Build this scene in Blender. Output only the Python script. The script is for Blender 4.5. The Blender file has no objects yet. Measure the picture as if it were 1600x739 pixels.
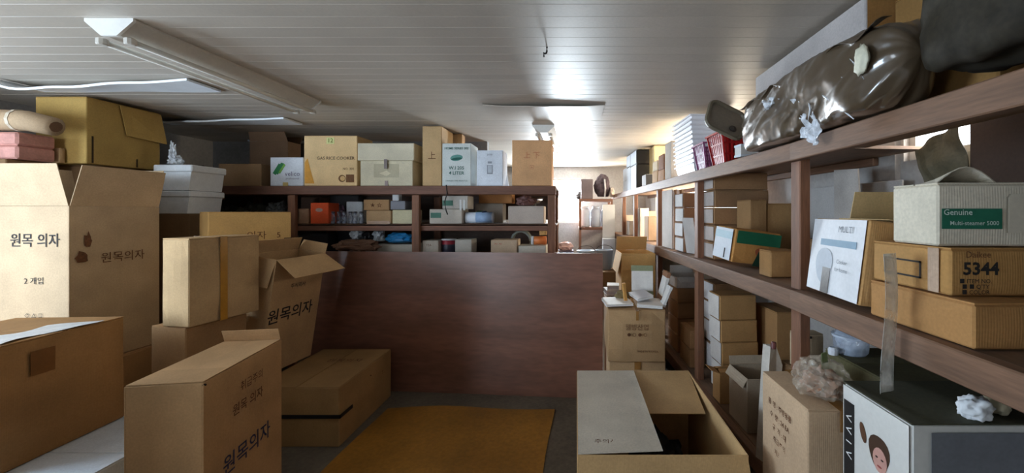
import bpy, bmesh, math, random
from mathutils import Vector, Matrix, noise

# ------------------------------------------------------------------ camera, light, exposure
sc = bpy.context.scene
C = sc.collection
F, CX, CY, H = 640.0, 900.0, 332.0, 1.57      # focal length in px, vanishing point of the aisle, eye height
cam_d = bpy.data.cameras.new('camera'); cam = bpy.data.objects.new('camera', cam_d); C.objects.link(cam)
cam_d.sensor_width = 36.0; cam_d.lens = 36.0 * F / 1600.0; cam_d.clip_start = 0.02
cam_d.shift_x = -(CX - 800.0) / 1600.0; cam_d.shift_y = -(369.5 - CY) / 1600.0
cam.location = (0, 0, H); cam.rotation_euler = (math.pi / 2, 0, 0)
sc.camera = cam
vs = sc.view_settings
vs.view_transform = 'Standard'; vs.look = 'None'; vs.gamma = 1.0; vs.use_curve_mapping = False
vs.exposure = 0.70

world = bpy.data.worlds.new('world'); sc.world = world; world.use_nodes = True
bg = world.node_tree.nodes['Background']
bg.inputs[0].default_value = (0.86, 0.93, 1.0, 1); bg.inputs[1].default_value = 3.0

def area(name, loc, rot, sx, sy, power, col):
    l = bpy.data.lights.new(name, 'AREA'); l.shape = 'RECTANGLE'; l.size = sx; l.size_y = sy
    l.energy = power; l.color = col
    o = bpy.data.objects.new(name, l); C.objects.link(o); o.location = loc; o.rotation_euler = rot
    return o
R90 = math.pi / 2
# room limits
XL, XR, YF, YB, ZC = -4.3, 1.64, -1.5, 7.6, 2.41
# the right wall and its rack turn inwards a little (3.4 degrees) beyond the first post
BEND, Y_BEND = .06, 1.83
A_BEND = math.atan(BEND)
from mathutils import Matrix as _M, Vector as _V
M_BEND = _M.Translation(_V((1.0, Y_BEND, 0))) @ _M.Rotation(A_BEND, 4, 'Z') @ _M.Translation(_V((-1.0, -Y_BEND, 0)))
# daylight in each opening of the room (lamp sits outside the opening)
area('daylight_window_left', (XL - .16, 0.75, 1.60), (0, -R90, 0), 1.15, 1.9, 120, (.60, .79, 1.0))
area('daylight_doorway', (-3.28, YF - .16, 1.15), (R90, 0, 0), 1.35, 2.1, 22, (.70, .84, 1.0))
lm = area('daylight_window_right_mid', (0, 0, 0), (0, 0, 0), .64, 3.2, 130, (1.0, .86, .64))
lm.matrix_world = M_BEND @ _M.Translation(_V((XR + .16, 5.25, 1.86))) @ _M.Rotation(R90, 4, 'Y')
area('daylight_window_right_near', (XR + .16, 1.56, 2.0), (0, R90, 0), .32, .85, 12, (1.0, .97, .92))
area('daylight_window_back', (-.22, YB + .16, 1.79), (-R90, 0, 0), .67, .82, 260, (.80, .91, 1.0))

# ------------------------------------------------------------------ helpers
rnd = random.Random(7)
def lin(c):
    return tuple(((x / 255) / 12.92 if x / 255 <= .04045 else ((x / 255 + .055) / 1.055) ** 2.4) for x in c)
def W(px, py, Y):
    return Vector(((px - CX) * Y / F, Y, H - (py - CY) * Y / F))

MATS = {}
def new_mat(key):
    m = bpy.data.materials.new(key); m.use_nodes = True
    nt = m.node_tree
    return m, nt, nt.nodes['Principled BSDF']
def speckle(nt, col, amt=.14, scale=7.0, fine=90.0, stretch=(1, 1, 1), rand=.10):
    """colour with broad mottling, fine grain and a small change from object to object"""
    N, L = nt.nodes, nt.links
    tc = N.new('ShaderNodeTexCoord'); mp = N.new('ShaderNodeMapping'); mp.inputs['Scale'].default_value = stretch
    oi = N.new('ShaderNodeObjectInfo')
    ad = N.new('ShaderNodeVectorMath'); ad.operation = 'ADD'
    sc_ = N.new('ShaderNodeMath'); sc_.operation = 'MULTIPLY'; sc_.inputs[1].default_value = 37.0
    L.new(oi.outputs['Random'], sc_.inputs[0]); L.new(tc.outputs['Object'], ad.inputs[0]); L.new(sc_.outputs[0], ad.inputs[1])
    L.new(ad.outputs[0], mp.inputs[0])
    n1 = N.new('ShaderNodeTexNoise'); n1.inputs['Scale'].default_value = scale; n1.inputs['Detail'].default_value = 5
    n2 = N.new('ShaderNodeTexNoise'); n2.inputs['Scale'].default_value = fine; n2.inputs['Detail'].default_value = 3
    L.new(mp.outputs[0], n1.inputs[0]); L.new(mp.outputs[0], n2.inputs[0])
    mr = N.new('ShaderNodeMapRange'); mr.inputs[1].default_value = .28; mr.inputs[2].default_value = .72
    mr.inputs[3].default_value = 1 - amt; mr.inputs[4].default_value = 1 + amt
    L.new(n1.outputs[0], mr.inputs[0])
    mr2 = N.new('ShaderNodeMapRange'); mr2.inputs[1].default_value = .3; mr2.inputs[2].default_value = .7
    mr2.inputs[3].default_value = 1 - amt * .6; mr2.inputs[4].default_value = 1 + amt * .6
    L.new(n2.outputs[0], mr2.inputs[0])
    mr3 = N.new('ShaderNodeMapRange'); mr3.inputs[3].default_value = 1 - rand; mr3.inputs[4].default_value = 1 + rand
    L.new(oi.outputs['Random'], mr3.inputs[0])
    a = N.new('ShaderNodeMath'); a.operation = 'MULTIPLY'; b = N.new('ShaderNodeMath'); b.operation = 'MULTIPLY'
    L.new(mr.outputs[0], a.inputs[0]); L.new(mr2.outputs[0], a.inputs[1]); L.new(a.outputs[0], b.inputs[0]); L.new(mr3.outputs[0], b.inputs[1])
    sv = N.new('ShaderNodeVectorMath'); sv.operation = 'SCALE'; sv.inputs[0].default_value = lin(col)
    L.new(b.outputs[0], sv.inputs['Scale'])
    return sv.outputs[0], n2.outputs[0], n1.outputs[0], mp
def bump(nt, bs, h, strength=.25, dist=.002):
    b = nt.nodes.new('ShaderNodeBump'); b.inputs['Strength'].default_value = strength; b.inputs['Distance'].default_value = dist
    nt.links.new(h, b.inputs['Height']); nt.links.new(b.outputs[0], bs.inputs['Normal'])
def card(col):
    k = ('card', col)
    if k not in MATS:
        m, nt, bs = new_mat('cardboard')
        c, fine, broad, mp = speckle(nt, col, .13, 5.0, 120)
        nt.links.new(c, bs.inputs['Base Color']); bs.inputs['Roughness'].default_value = .82
        bs.inputs['Specular IOR Level'].default_value = .25
        wv = nt.nodes.new('ShaderNodeTexWave'); wv.bands_direction = 'X'; wv.inputs['Scale'].default_value = 45; wv.inputs['Distortion'].default_value = .4
        nt.links.new(mp.outputs[0], wv.inputs[0])
        mx = nt.nodes.new('ShaderNodeMath'); mx.operation = 'ADD'; nt.links.new(wv.outputs['Fac'], mx.inputs[0]); nt.links.new(broad, mx.inputs[1])
        bump(nt, bs, mx.outputs[0], .18, .0015)
        MATS[k] = m
    return MATS[k]
def plain(col, rough=.6, amt=.08, scale=9, metal=0.0, kind='painted', spec=.4):
    k = (kind, col, rough, amt, scale, metal)
    if k not in MATS:
        m, nt, bs = new_mat(kind)
        c, fine, broad, mp = speckle(nt, col, amt, scale, 80, rand=.04)
        nt.links.new(c, bs.inputs['Base Color']); bs.inputs['Roughness'].default_value = rough; bs.inputs['Metallic'].default_value = metal
        bs.inputs['Specular IOR Level'].default_value = spec
        bump(nt, bs, fine, .12, .001)
        MATS[k] = m
    return MATS[k]
def wood(col, stretch=(1, 1, 12), rough=.65, amt=.28):
    k = ('wood', col, stretch)
    if k not in MATS:
        m, nt, bs = new_mat('wood')
        s = tuple(6.0 / x for x in stretch)
        c, fine, broad, mp = speckle(nt, col, amt, 4.0, 26, stretch=s)
        nt.links.new(c, bs.inputs['Base Color']); bs.inputs['Roughness'].default_value = rough
        bump(nt, bs, fine, .3, .002)
        MATS[k] = m
    return MATS[k]
def clear(col=(235, 240, 245), alpha=.45, rough=.12, wr=18.0):
    k = ('clear', col, alpha, rough, wr)
    if k not in MATS:
        m, nt, bs = new_mat('clear_plastic'); N, L = nt.nodes, nt.links
        bs.inputs['Base Color'].default_value = (*lin(col), 1); bs.inputs['Roughness'].default_value = rough
        bs.inputs['Specular IOR Level'].default_value = .8
        tr = N.new('ShaderNodeBsdfTransparent'); mx = N.new('ShaderNodeMixShader')
        tc = N.new('ShaderNodeTexCoord'); n = N.new('ShaderNodeTexNoise'); n.inputs['Scale'].default_value = wr; n.inputs['Detail'].default_value = 4
        L.new(tc.outputs['Object'], n.inputs[0])
        mr = N.new('ShaderNodeMapRange'); mr.inputs[1].default_value = .35; mr.inputs[2].default_value = .7
        mr.inputs[3].default_value = alpha * .4; mr.inputs[4].default_value = min(1, alpha * 1.5)
        L.new(n.outputs[0], mr.inputs[0]); L.new(mr.outputs[0], mx.inputs[0])
        L.new(tr.outputs[0], mx.inputs[1]); L.new(bs.outputs[0], mx.inputs[2])
        L.new(mx.outputs[0], N['Material Output'].inputs[0])
        bump(nt, bs, n.outputs[0], .7, .02)
        MATS[k] = m
    return MATS[k]

KRAFT = (168, 130, 90); TAN = (186, 152, 112); PALE = (200, 186, 160); WHITE = (222, 222, 220); YEL = (196, 160, 92)
GREYC = (176, 168, 158); DKR = (128, 98, 68); ORNG = (190, 140, 80); COOLW = (208, 214, 222); GOLD = (214, 172, 116)
M_TAPE = plain((158, 112, 60), .25, .10, 12, kind='packing_tape', spec=.6)
M_INK = plain((42, 38, 36), .8, .18, 60, kind='ink')
M_INKB = plain((44, 48, 78), .8, .2, 60, kind='ink')
M_INKR = plain((104, 66, 40), .85, .3, 60, kind='ink')

class MB:
    def __init__(s): s.bm = bmesh.new()
    def box(s, x0, x1, y0, y1, z0, z1, bev=0.0):
        r = bmesh.ops.create_cube(s.bm, size=1.0)
        for v in r['verts']:
            v.co = Vector((x0 + (v.co.x + .5) * (x1 - x0), y0 + (v.co.y + .5) * (y1 - y0), z0 + (v.co.z + .5) * (z1 - z0)))
        if bev > 0:
            es = list({e for v in r['verts'] for e in v.link_edges})
            bmesh.ops.bevel(s.bm, geom=es, offset=bev, segments=1, affect='EDGES', profile=.5)
        return s
    def quad(s, a, b, c, d):
        s.bm.faces.new([s.bm.verts.new(p) for p in (a, b, c, d)]); return s
    def poly(s, pts):
        s.bm.faces.new([s.bm.verts.new(p) for p in pts]); return s
    def prism(s, pts, vec):
        vec = Vector(vec)
        a = [s.bm.verts.new(p) for p in pts]; b = [s.bm.verts.new(Vector(p) + vec) for p in pts]
        n = len(pts)
        s.bm.faces.new(a); s.bm.faces.new(b[::-1])
        for i in range(n): s.bm.faces.new((a[i], a[(i + 1) % n], b[(i + 1) % n], b[i]))
        return s
    def tube(s, pts, r, n=8, caps=True):
        pts = [Vector(p) for p in pts]; rings = []
        for i, p in enumerate(pts):
            t = (pts[min(i + 1, len(pts) - 1)] - pts[max(i - 1, 0)]).normalized()
            a = t.cross(Vector((0, 0, 1)))
            if a.length < 1e-3: a = t.cross(Vector((1, 0, 0)))
            a.normalize(); b = t.cross(a)
            rr = r[i] if isinstance(r, (list, tuple)) else r
            rings.append([s.bm.verts.new(p + (a * math.cos(2 * math.pi * k / n) + b * math.sin(2 * math.pi * k / n)) * rr) for k in range(n)])
        for A, B in zip(rings, rings[1:]):
            for k in range(n): s.bm.faces.new((A[k], A[(k + 1) % n], B[(k + 1) % n], B[k]))
        if caps: s.bm.faces.new(rings[0][::-1]); s.bm.faces.new(rings[-1])
        return s
    def lathe(s, prof, n=20, at=(0, 0, 0)):
        rings = []
        for r, z in prof:
            rings.append([s.bm.verts.new((at[0] + r * math.cos(2 * math.pi * k / n), at[1] + r * math.sin(2 * math.pi * k / n), at[2] + z)) for k in range(n)])
        for A, B in zip(rings, rings[1:]):
            for k in range(n): s.bm.faces.new((A[k], A[(k + 1) % n], B[(k + 1) % n], B[k]))
        s.bm.faces.new(rings[0][::-1]); s.bm.faces.new(rings[-1])
        return s
    def blob(s, c, rad, amp=.25, freq=2.0, seed=0, sub=3, flat=True):
        r = bmesh.ops.create_icosphere(s.bm, subdivisions=sub, radius=1.0)
        off = Vector((seed * 7.3, seed * 3.1, seed * 1.7))
        for v in r['verts']:
            n = v.co.normalized()
            k = 1 + amp * noise.noise(n * freq + off) + amp * .5 * noise.noise(n * freq * 2.7 + off)
            p = Vector((n.x * k * rad[0], n.y * k * rad[1], n.z * k * rad[2]))
            if flat and p.z < -rad[2] * .72: p.z = -rad[2] * .72
            v.co = p + Vector(c)
        return s
    def sheet(s, fn, nu, nv, thick=.0):
        g = [[s.bm.verts.new(fn(i / nu, j / nv)) for j in range(nv + 1)] for i in range(nu + 1)]
        for i in range(nu):
            for j in range(nv): s.bm.faces.new((g[i][j], g[i + 1][j], g[i + 1][j + 1], g[i][j + 1]))
        if thick:
            bmesh.ops.recalc_face_normals(s.bm, faces=s.bm.faces)
            bmesh.ops.solidify(s.bm, geom=s.bm.faces[:], thickness=thick)
        return s
    def mesh(s, name, mat, smooth=False):
        me = bpy.data.meshes.new(name)
        bmesh.ops.recalc_face_normals(s.bm, faces=s.bm.faces)
        s.bm.to_mesh(me); s.bm.free()
        me.materials.append(mat)
        if smooth:
            for p in me.polygons: p.use_smooth = True
        return me
    def build(s, name, mat, parent=None, smooth=False, loc=None):
        o = bpy.data.objects.new(name, s.mesh(name, mat, smooth)); C.objects.link(o)
        if parent is not None: o.parent = parent
        if loc is not None: o.location = loc
        return o
def tag(o, label=None, cat=None, group=None, kind=None):
    if label: o['label'] = label
    if cat: o['category'] = cat
    if group: o['group'] = group
    if kind: o['kind'] = kind
    return o
def empty(name, loc, label, cat, group=None, rot=(0, 0, 0)):
    o = bpy.data.objects.new(name, None); C.objects.link(o); o.empty_display_size = .05
    o.location = loc; o.rotation_euler = rot
    return tag(o, label, cat, group)
def copy_tree(o, parent=None):
    c = o.copy(); C.objects.link(c); c.parent = parent
    for ch in list(o.children): copy_tree(ch, c)
    return c

def text_mesh(txt, size, mat, weight=.0):
    cu = bpy.data.curves.new('lettering', 'FONT'); cu.body = txt; cu.size = size; cu.align_x = 'CENTER'; cu.align_y = 'CENTER'
    cu.offset = weight * size; cu.resolution_u = 2
    o = bpy.data.objects.new('lettering', cu); C.objects.link(o)
    dg = bpy.context.evaluated_depsgraph_get(); dg.update()
    me = bpy.data.meshes.new_from_object(o.evaluated_get(dg)); me.name = 'lettering'
    bpy.data.objects.remove(o); bpy.data.curves.remove(cu)
    me.materials.clear(); me.materials.append(mat)
    return me

class Box:
    """a carton: root at its near bottom corner, local x = right-hand visible face, local y = left-hand visible face"""
    def face(s, side, fx, fz, off=.0022):
        """matrix whose x axis runs to the viewer's right on that face, y up, z out"""
        if side == 'R':
            return Matrix(((1, 0, 0, s.w * fx), (0, 0, -1, -off), (0, 1, 0, s.h * fz), (0, 0, 0, 1)))
        if side == 'L':
            return Matrix(((0, 0, -1, -off), (-1, 0, 0, s.d * (1 - fx)), (0, 1, 0, s.h * fz), (0, 0, 0, 1)))
        if side == 'T':
            return Matrix(((1, 0, 0, s.w * fx), (0, 1, 0, s.d * fz), (0, 0, 1, s.h + off + .004), (0, 0, 0, 1)))
    def text(s, txt, side, fx, fz, size, mat=None, weight=.015, rot=0, name='lettering', sx=1.0, off=.0045):
        me = text_mesh(txt, size, mat or M_INK, weight)
        o = bpy.data.objects.new(name, me); C.objects.link(o); o.parent = s.root
        o.matrix_local = s.face(side, fx, fz, off) @ Matrix.Rotation(rot, 4, 'Z') @ Matrix.Diagonal((sx, 1, 1, 1))
        return o
    def patch(s, side, fx, fz, pw, ph, mat, name='printed_panel', pts=None, off=.0025):
        mb = MB()
        if pts is None: pts = [(-pw / 2, -ph / 2), (pw / 2, -ph / 2), (pw / 2, ph / 2), (-pw / 2, ph / 2)]
        mb.prism([(x, y, 0) for x, y in pts], (0, 0, .0006))
        o = mb.build(name, mat, s.root); o.matrix_local = s.face(side, fx, fz, off)
        return o
    def top(s): return s.root.location.z + s.h

def solve(px, py0, u, pe):
    """length along direction u from ground point until it reaches picture column pe"""
    k = (pe - CX) / F
    return (k * py0 - px) / (u[0] - k * u[1])
DONE = set()
def carton(label, px, yt=None, Y=None, X=None, zb=None, yb=None, h=None, th=0.0, pl=None, pr=None, w=None, d=None, col=KRAFT,
           tape=True, flaps=True, seam=None, bulge=.004, jit=.003, tilt=(0, 0), group=None, name='cardboard_carton', cat='box',
           opened=None, mat=None, tapemat=None, tapew=.05):
    bent = False
    if Y is None:
        Y = F * X / (px - CX) if X is not None else F * (H - zb) / (yb - CY)
        if X is not None and Y > 1.9:
            Y = (X + BEND * Y_BEND) / ((px - CX) / F + BEND); th += math.degrees(A_BEND); bent = True
    X0 = (px - CX) * Y / F
    if zb is None: zb = H - (yb - CY) * Y / F
    if h is None: h = min(H - (yt - CY) * Y / F - zb, ZC - .012 - zb)
    a = math.radians(th); u = (math.cos(a), math.sin(a)); v = (-math.sin(a), math.cos(a))
    if w is None: w = solve(X0, Y, u, pr)
    if d is None: d = solve(X0, Y, v, pl)
    b = Box(); b.w, b.d, b.h = w, d, h
    b.root = empty(name, (X0, Y, zb), label, cat, group, (math.radians(tilt[0]), math.radians(tilt[1]), a))
    m = mat or card(col); b.mat = m
    if bent: DONE.add(b.root.name)
    t = .006
    if opened is None:
        mb = MB(); mb.box(0, w, 0, d, 0, h - (.004 if flaps else 0)); bm = mb.bm
        bmesh.ops.subdivide_edges(bm, edges=bm.edges[:], cuts=3, use_grid_fill=True)
        seed = rnd.random() * 50
        for q in bm.verts:
            fx, fy, fz = q.co.x / w, q.co.y / d, q.co.z / h
            def k(f): return max(0.0, 1 - (2 * f - 1) ** 2)
            nz = noise.noise(Vector((fx * 2 + seed, fy * 2, fz * 2)))
            if fx < .01 or fx > .99: q.co.x += (1 if fx > .5 else -1) * (bulge * k(fy) * k(fz) + jit * .5 * nz)
            if fy < .01 or fy > .99: q.co.y += (1 if fy > .5 else -1) * (bulge * k(fx) * k(fz) + jit * .5 * nz)
            if fz > .99: q.co.z -= bulge * .3 * k(fx) * k(fy)
        es = [e for e in bm.edges if len(e.link_faces) == 2 and e.calc_face_angle(0) > .9]
        bmesh.ops.bevel(bm, geom=es, offset=min(.005, w * .06, d * .06, h * .06), segments=1, affect='EDGES')
        mb.build('body', m, b.root)
        along_x = (w >= d) if seam is None else seam == 'x'
        if flaps:
            for s_ in (0, 1):
                mf = MB()
                g = .0025
                if along_x:
                    y0, y1 = (.002, d / 2 - g) if s_ == 0 else (d / 2 + g, d - .002)
                    mf.box(.001, w - .001, y0, y1, h - .004 , h + rnd.random() * .001, .001)
                else:
                    x0, x1 = (.002, w / 2 - g) if s_ == 0 else (w / 2 + g, w - .002)
                    mf.box(x0, x1, .001, d - .001, h - .004, h + rnd.random() * .001, .001)
                mf.build('flap', m, b.root)
        if tape:
            tw = min(tapew, .3 * (d if along_x else w)); dr = min(.07, h * .3); e = bulge + jit + .002
            mt = MB(); z1 = h + .0015
            if along_x:
                c = d / 2; mt.box(-e, w + e, c - tw / 2, c + tw / 2, z1, z1 + .0006)
                mt.box(-e - .0006, -e, c - tw / 2, c + tw / 2, h - dr, z1 + .0006); mt.box(w + e, w + e + .0006, c - tw / 2, c + tw / 2, h - dr, z1 + .0006)
            else:
                c = w / 2; mt.box(c - tw / 2, c + tw / 2, -e, d + e, z1, z1 + .0006)
                mt.box(c - tw / 2, c + tw / 2, -e - .0006, -e, h - dr, z1 + .0006); mt.box(c - tw / 2, c + tw / 2, d + e, d + e + .0006, h - dr, z1 + .0006)
            mt.build('tape', tapemat or M_TAPE, b.root)
    else:
        mb = MB()
        mb.box(0, w, 0, t, 0, h, .001).box(0, w, d - t, d, 0, h, .001).box(0, t, t, d - t, 0, h, .001).box(w - t, w, t, d - t, 0, h, .001).box(t, w - t, t, d - t, 0, t)
        mb.build('body', m, b.root)
        for side, ang, ln, tp in opened:
            A = math.radians(ang); ca, sa = math.cos(A), math.sin(A)
            mf = MB()
            if side in 'FB':
                y0, o = (t / 2, -1) if side == 'F' else (d - t / 2, 1)
                dirv = Vector((0, o * sa, ca)); nrm = Vector((0, o * ca, -sa)) * .004
                p = [Vector((.004, y0, h + .002)), Vector((w - .004, y0, h + .002)), Vector((w - .004 - tp, y0, h + .002)) + dirv * ln, Vector((.004 + tp, y0, h + .002)) + dirv * ln]
            else:
                x0, o = (t / 2, -1) if side == 'L' else (w - t / 2, 1)
                dirv = Vector((o * sa, 0, ca)); nrm = Vector((o * ca, 0, -sa)) * .004
                p = [Vector((x0, .004, h + .002)), Vector((x0, d - .004, h + .002)), Vector((x0, d - .004 - tp, h + .002)) + dirv * ln, Vector((x0, .004 + tp, h + .002)) + dirv * ln]
            mf.prism(p, nrm); mf.build('flap', m, b.root)
    return b

# ------------------------------------------------------------------ room shell
def struct(mb, name, mat, parent=None, **k):
    o = mb.build(name, mat, parent, **k)
    if parent is None: o['kind'] = 'structure'
    return o
def m_concrete(col, amt=.2, scale=2.5, rough=.85):
    k = ('conc', col)
    if k not in MATS:
        m, nt, bs = new_mat('plaster')
        c, fine, broad, mp = speckle(nt, col, amt, scale, 40, rand=0)
        nt.links.new(c, bs.inputs['Base Color']); bs.inputs['Roughness'].default_value = rough
        bump(nt, bs, fine, .35, .004)
        MATS[k] = m
    return MATS[k]
M_WALL = m_concrete((172, 168, 164), .14); M_WALLR = m_concrete((168, 162, 156), .12)
M_FLOOR = m_concrete((108, 98, 84), .3, 1.6)
M_CEIL = plain((188, 178, 165), .5, .07, 2.2, kind='ceiling_paint')
M_CEILB = plain((150, 148, 146), .6, .1, 2.2, kind='ceiling_paint')
struct(MB().box(XL - .1, XR + .1, YF - .1, YB + .1, -.1, 0), 'floor', M_FLOOR)
ceil = struct(MB().box(XL - .1, XR + .1, YF - .1, YB + .1, ZC + .012, ZC + .1), 'ceiling', M_CEILB)
# boards of the ceiling, laid across the room
PWD = .105
bmx = MB(); Lx = XR - XL
bmx.box(0, Lx, .0007, PWD - .0007, 0, .012, .0012)
plank_me = bmx.mesh('ceiling_plank', M_CEIL)
ny = int((YB - YF) / PWD)
for i in range(ny + 1):
    y = YF + i * PWD
    if y + PWD > YB: break
    o = bpy.data.objects.new('ceiling_plank', plank_me); C.objects.link(o); o.parent = ceil
    o.location = (XL, y, ZC - rnd.random() * .001)
# a sagging sheet of ceiling lining: lip towards the camera, rising back to the ceiling
M_LIP = plain((232, 236, 240), .45, .05, 8, kind='ceiling_lining')
def sag(x0, x1, y, drop, run, skew=.35, thick=.012):
    def fn(u, v):
        x = x0 + (x1 - x0) * u
        prof = (math.sin(math.pi * min(1, u ** skew)) if skew != 1 else math.sin(math.pi * u)) * (1 + .12 * math.sin(u * 17))
        return Vector((x, y + run * v + .01 * math.sin(u * 9), ZC - .006 - drop * max(prof, 0) * (1 - v) ** 1.5))
    struct(MB().sheet(fn, 26, 8, thick), 'sagging_lining', M_LIP if thick > .01 else M_CEIL, ceil, smooth=False)
sag(-3.62, -2.42, 2.54, .055, .25, .42, .014)
sag(-3.78, -2.56, 3.58, .035, .25, .42, .014)
sag(-3.75, -2.9, 4.68, .03, .25, .5, .014)
sag(-.72, .22, 3.16, .014, .5, 1, .006)

def wall(name, axis, pos, a0, a1, openings, mat, th=.1):
    """wall along x ('y' fixed) or along y ('x' fixed) with rectangular openings (a0,a1,z0,z1)"""
    mb = MB(); th_ = th if pos > 0 else -th
    def piece(p0, p1, z0, z1):
        if p1 - p0 < 1e-4 or z1 - z0 < 1e-4: return
        lo, hi = min(pos, pos + th_), max(pos, pos + th_)
        if axis == 'x': mb.box(p0, p1, lo, hi, z0, z1)
        else: mb.box(lo, hi, p0, p1, z0, z1)
    cur = a0
    for (o0, o1, z0, z1) in sorted(openings):
        piece(cur, o0, 0, ZC + .012); piece(o0, o1, 0, z0); piece(o0, o1, z1, ZC + .012); cur = o1
    piece(cur, a1, 0, ZC + .012)
    return struct(mb, name, mat)
WL = (-.2, 1.7, 1.02, 2.18); WRM = (3.65, 6.85, 1.54, 2.18); WRN = (1.12, 2.05, 1.825, 2.17); WB = (-.55, .12, 1.38, 2.2); DF = (-3.95, -2.6, 0, 2.1)
wall('wall_left', 'y', XL, YF, YB, [WL], M_WALL)
wall('wall_right', 'y', XR, YF, 2.07, [WRN], M_WALLR)
wall('wall_right_far', 'y', XR, 2.05, YB + .1, [WRM], M_WALLR).matrix_world = M_BEND
wall('wall_back', 'x', YB, XL, XR, [WB], M_WALL)
mbp = MB().box(XL, -1.05, 4.85, 4.93, 0, ZC + .01); struct(mbp, 'wall_partition', m_concrete((126, 124, 122), .18))  # partition added to keep far window light off the back rack
wall('wall_front', 'x', YF, XL, XR, [DF], M_WALL)
M_FRAME = plain((196, 190, 180), .5, .06, 8, kind='window_frame')
M_GLASS = clear((240, 246, 250), .10, .03, 3.0)
def window(name, axis, pos, o, nv):
    a0, a1, z0, z1 = o; th = .1 if pos > 0 else -.1
    y0, y1 = sorted((pos + th * .3, pos + th * .75))
    def bx(mb, p0, p1, q0, q1, e=0.0):
        if axis == 'x': mb.box(p0, p1, y0 + e, y1 - e, q0, q1)
        else: mb.box(y0 + e, y1 - e, p0, p1, q0, q1)
    fr = MB(); w = .035
    bx(fr, a0, a1, z0, z0 + w); bx(fr, a0, a1, z1 - w, z1); bx(fr, a0, a0 + w, z0 + w, z1 - w); bx(fr, a1 - w, a1, z0 + w, z1 - w)
    fo = struct(fr, name, M_FRAME)
    xs = [a0 + w + (a1 - a0 - 2 * w) * i / nv for i in range(nv + 1)]
    for i in range(1, nv):
        m = MB(); bx(m, xs[i] - .014, xs[i] + .014, z0 + w, z1 - w); m.build('mullion', M_FRAME, fo)
    for i in range(nv):
        m = MB(); bx(m, xs[i] + .014, xs[i + 1] - .014, z0 + w, z1 - w, .02); m.build('pane', M_GLASS, fo)
window('window_1', 'y', XL, WL, 2); window('window_2', 'y', XR, WRM, 4); bpy.data.objects['window_2'].matrix_world = M_BEND; window('window_3', 'y', XR, WRN, 1); window('window_4', 'x', YB, WB, 2)

# yellow sheet of linoleum on the floor
M_LINO = m_concrete((158, 110, 42), .28, 2.2, .42)
lino = MB().sheet(lambda u, v: Vector((-1.52 + 1.34 * u + .02 * math.sin(v * 7), .9 + 2.38 * v + .03 * math.sin(u * 5), .006 + .004 * math.sin(u * 9 + v * 5))), 16, 16, .004).build('floor_sheet', M_LINO)
tag(lino, 'worn yellow linoleum sheet lying on the floor before the brown board', 'floor mat')

# ------------------------------------------------------------------ ceiling lamps and hook
M_LAMPW = plain((206, 200, 190), .4, .06, 10, kind='lamp_enamel'); M_TUBE = plain((226, 222, 212), .25, .03, 10, kind='lamp_tube'); M_DARK = plain((52, 46, 42), .6, .1, 10, kind='dark_metal')
def fluor(x, y0, y1, label):
    r = empty('fluorescent_lamp', (x, y0, ZC), label, 'lamp')
    L = y1 - y0; S = [(-.10, 0), (.10, 0), (.10, -.012), (.032, -.07), (-.032, -.07), (-.10, -.012)]
    MB().prism([(a, .012, b) for a, b in S], (0, L - .024, 0)).build('housing', M_LAMPW, r)
    for yy in (0, L - .012):
        MB().prism([(a * 1.06, yy, b * 1.08) for a, b in S], (0, .012, 0)).build('end_plate', plain((232, 230, 224), .35, .04, 9, kind='lamp_enamel'), r)
        for s in (-1, 1):
            MB().lathe([(.016, 0), (.021, .004), (.021, .026), (.014, .03)], 10, (s * .062, yy + (.03 if yy == 0 else -.018), -.105)).build('lamp_holder', M_LAMPW, r)
    for s in (-1, 1):
        MB().tube([(s * .062, .05, -.09), (s * .062, L - .05, -.09)], .013, 10).build('tube', M_TUBE, r, smooth=True)
    return r
fluor(-2.02, 1.77, 3.08, 'twin-tube fluorescent ceiling lamp above the cartons at left')
fluor(-.31, 3.92, 5.15, 'distant ceiling lamp seen end-on above the tan carton on the rack')
hk = MB().tube([(-.148, 2.08, ZC), (-.148, 2.08, ZC - .02), (-.15, 2.08, ZC - .03), (-.158, 2.08, ZC - .035), (-.163, 2.08, ZC - .028), (-.163, 2.08, ZC - .05)], .005, 6).build('ceiling_hook', M_DARK)
tag(hk, 'small dark metal hook screwed into the middle of the ceiling', 'hook')

# ------------------------------------------------------------------ racks
M_RACK = wood((120, 88, 66), (1, 12, 1)); M_RACKX = wood((118, 80, 62), (12, 1, 1)); M_POST = wood((128, 86, 62), (1, 1, 12)); M_SHELFB = wood((120, 92, 70), (3, 12, 1))
rr = empty('wooden_rack', (1.0, .2, 0), 'long wooden storage rack of brown posts and rails along the right wall', 'shelf')
def rp(mb, name, mat, bent=True):
    o = mb.build(name, mat, rr); o.matrix_local = Matrix.Translation(-Vector(rr.location)) @ (M_BEND if bent else Matrix.Identity(4)); return o
ZT, ZM, ZL = 1.88, 1.225, .30
PY = [.25, 1.83, 3.11, 4.27, 5.49, 6.38]; YE = 7.3
for y in PY:
    rp(MB().box(1.0, 1.05, y, y + .07, 0, ZT - .02, .004), 'post', M_POST, y > 1)
for z, ya, hh in ((ZT, .2, .08), (ZM, .2, .085), (ZL, 1.8, .09)):
    if ya < 1.8: rp(MB().box(.955, 1.0, ya, 1.85, z - hh, z, .004), 'rail', M_RACK, False)
    rp(MB().box(.955, 1.0, 1.83, YE, z - hh, z, .004), 'rail', M_RACK)
    rp(MB().box(1.605, 1.638, 2.15, YE, z - .06, z - .017, .004), 'ledger', M_RACK)
    ys = [ya] + [p + .035 for p in PY if p > ya + .1] + [YE]
    for a, b_ in zip(ys, ys[1:]):
        rp(MB().box(1.0, 1.32 if z == ZT and a < 1.8 else 1.636, a + .002, b_ - .002, z - .016, z - .001), 'shelf_board', M_SHELFB, a > 1.7)
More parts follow.
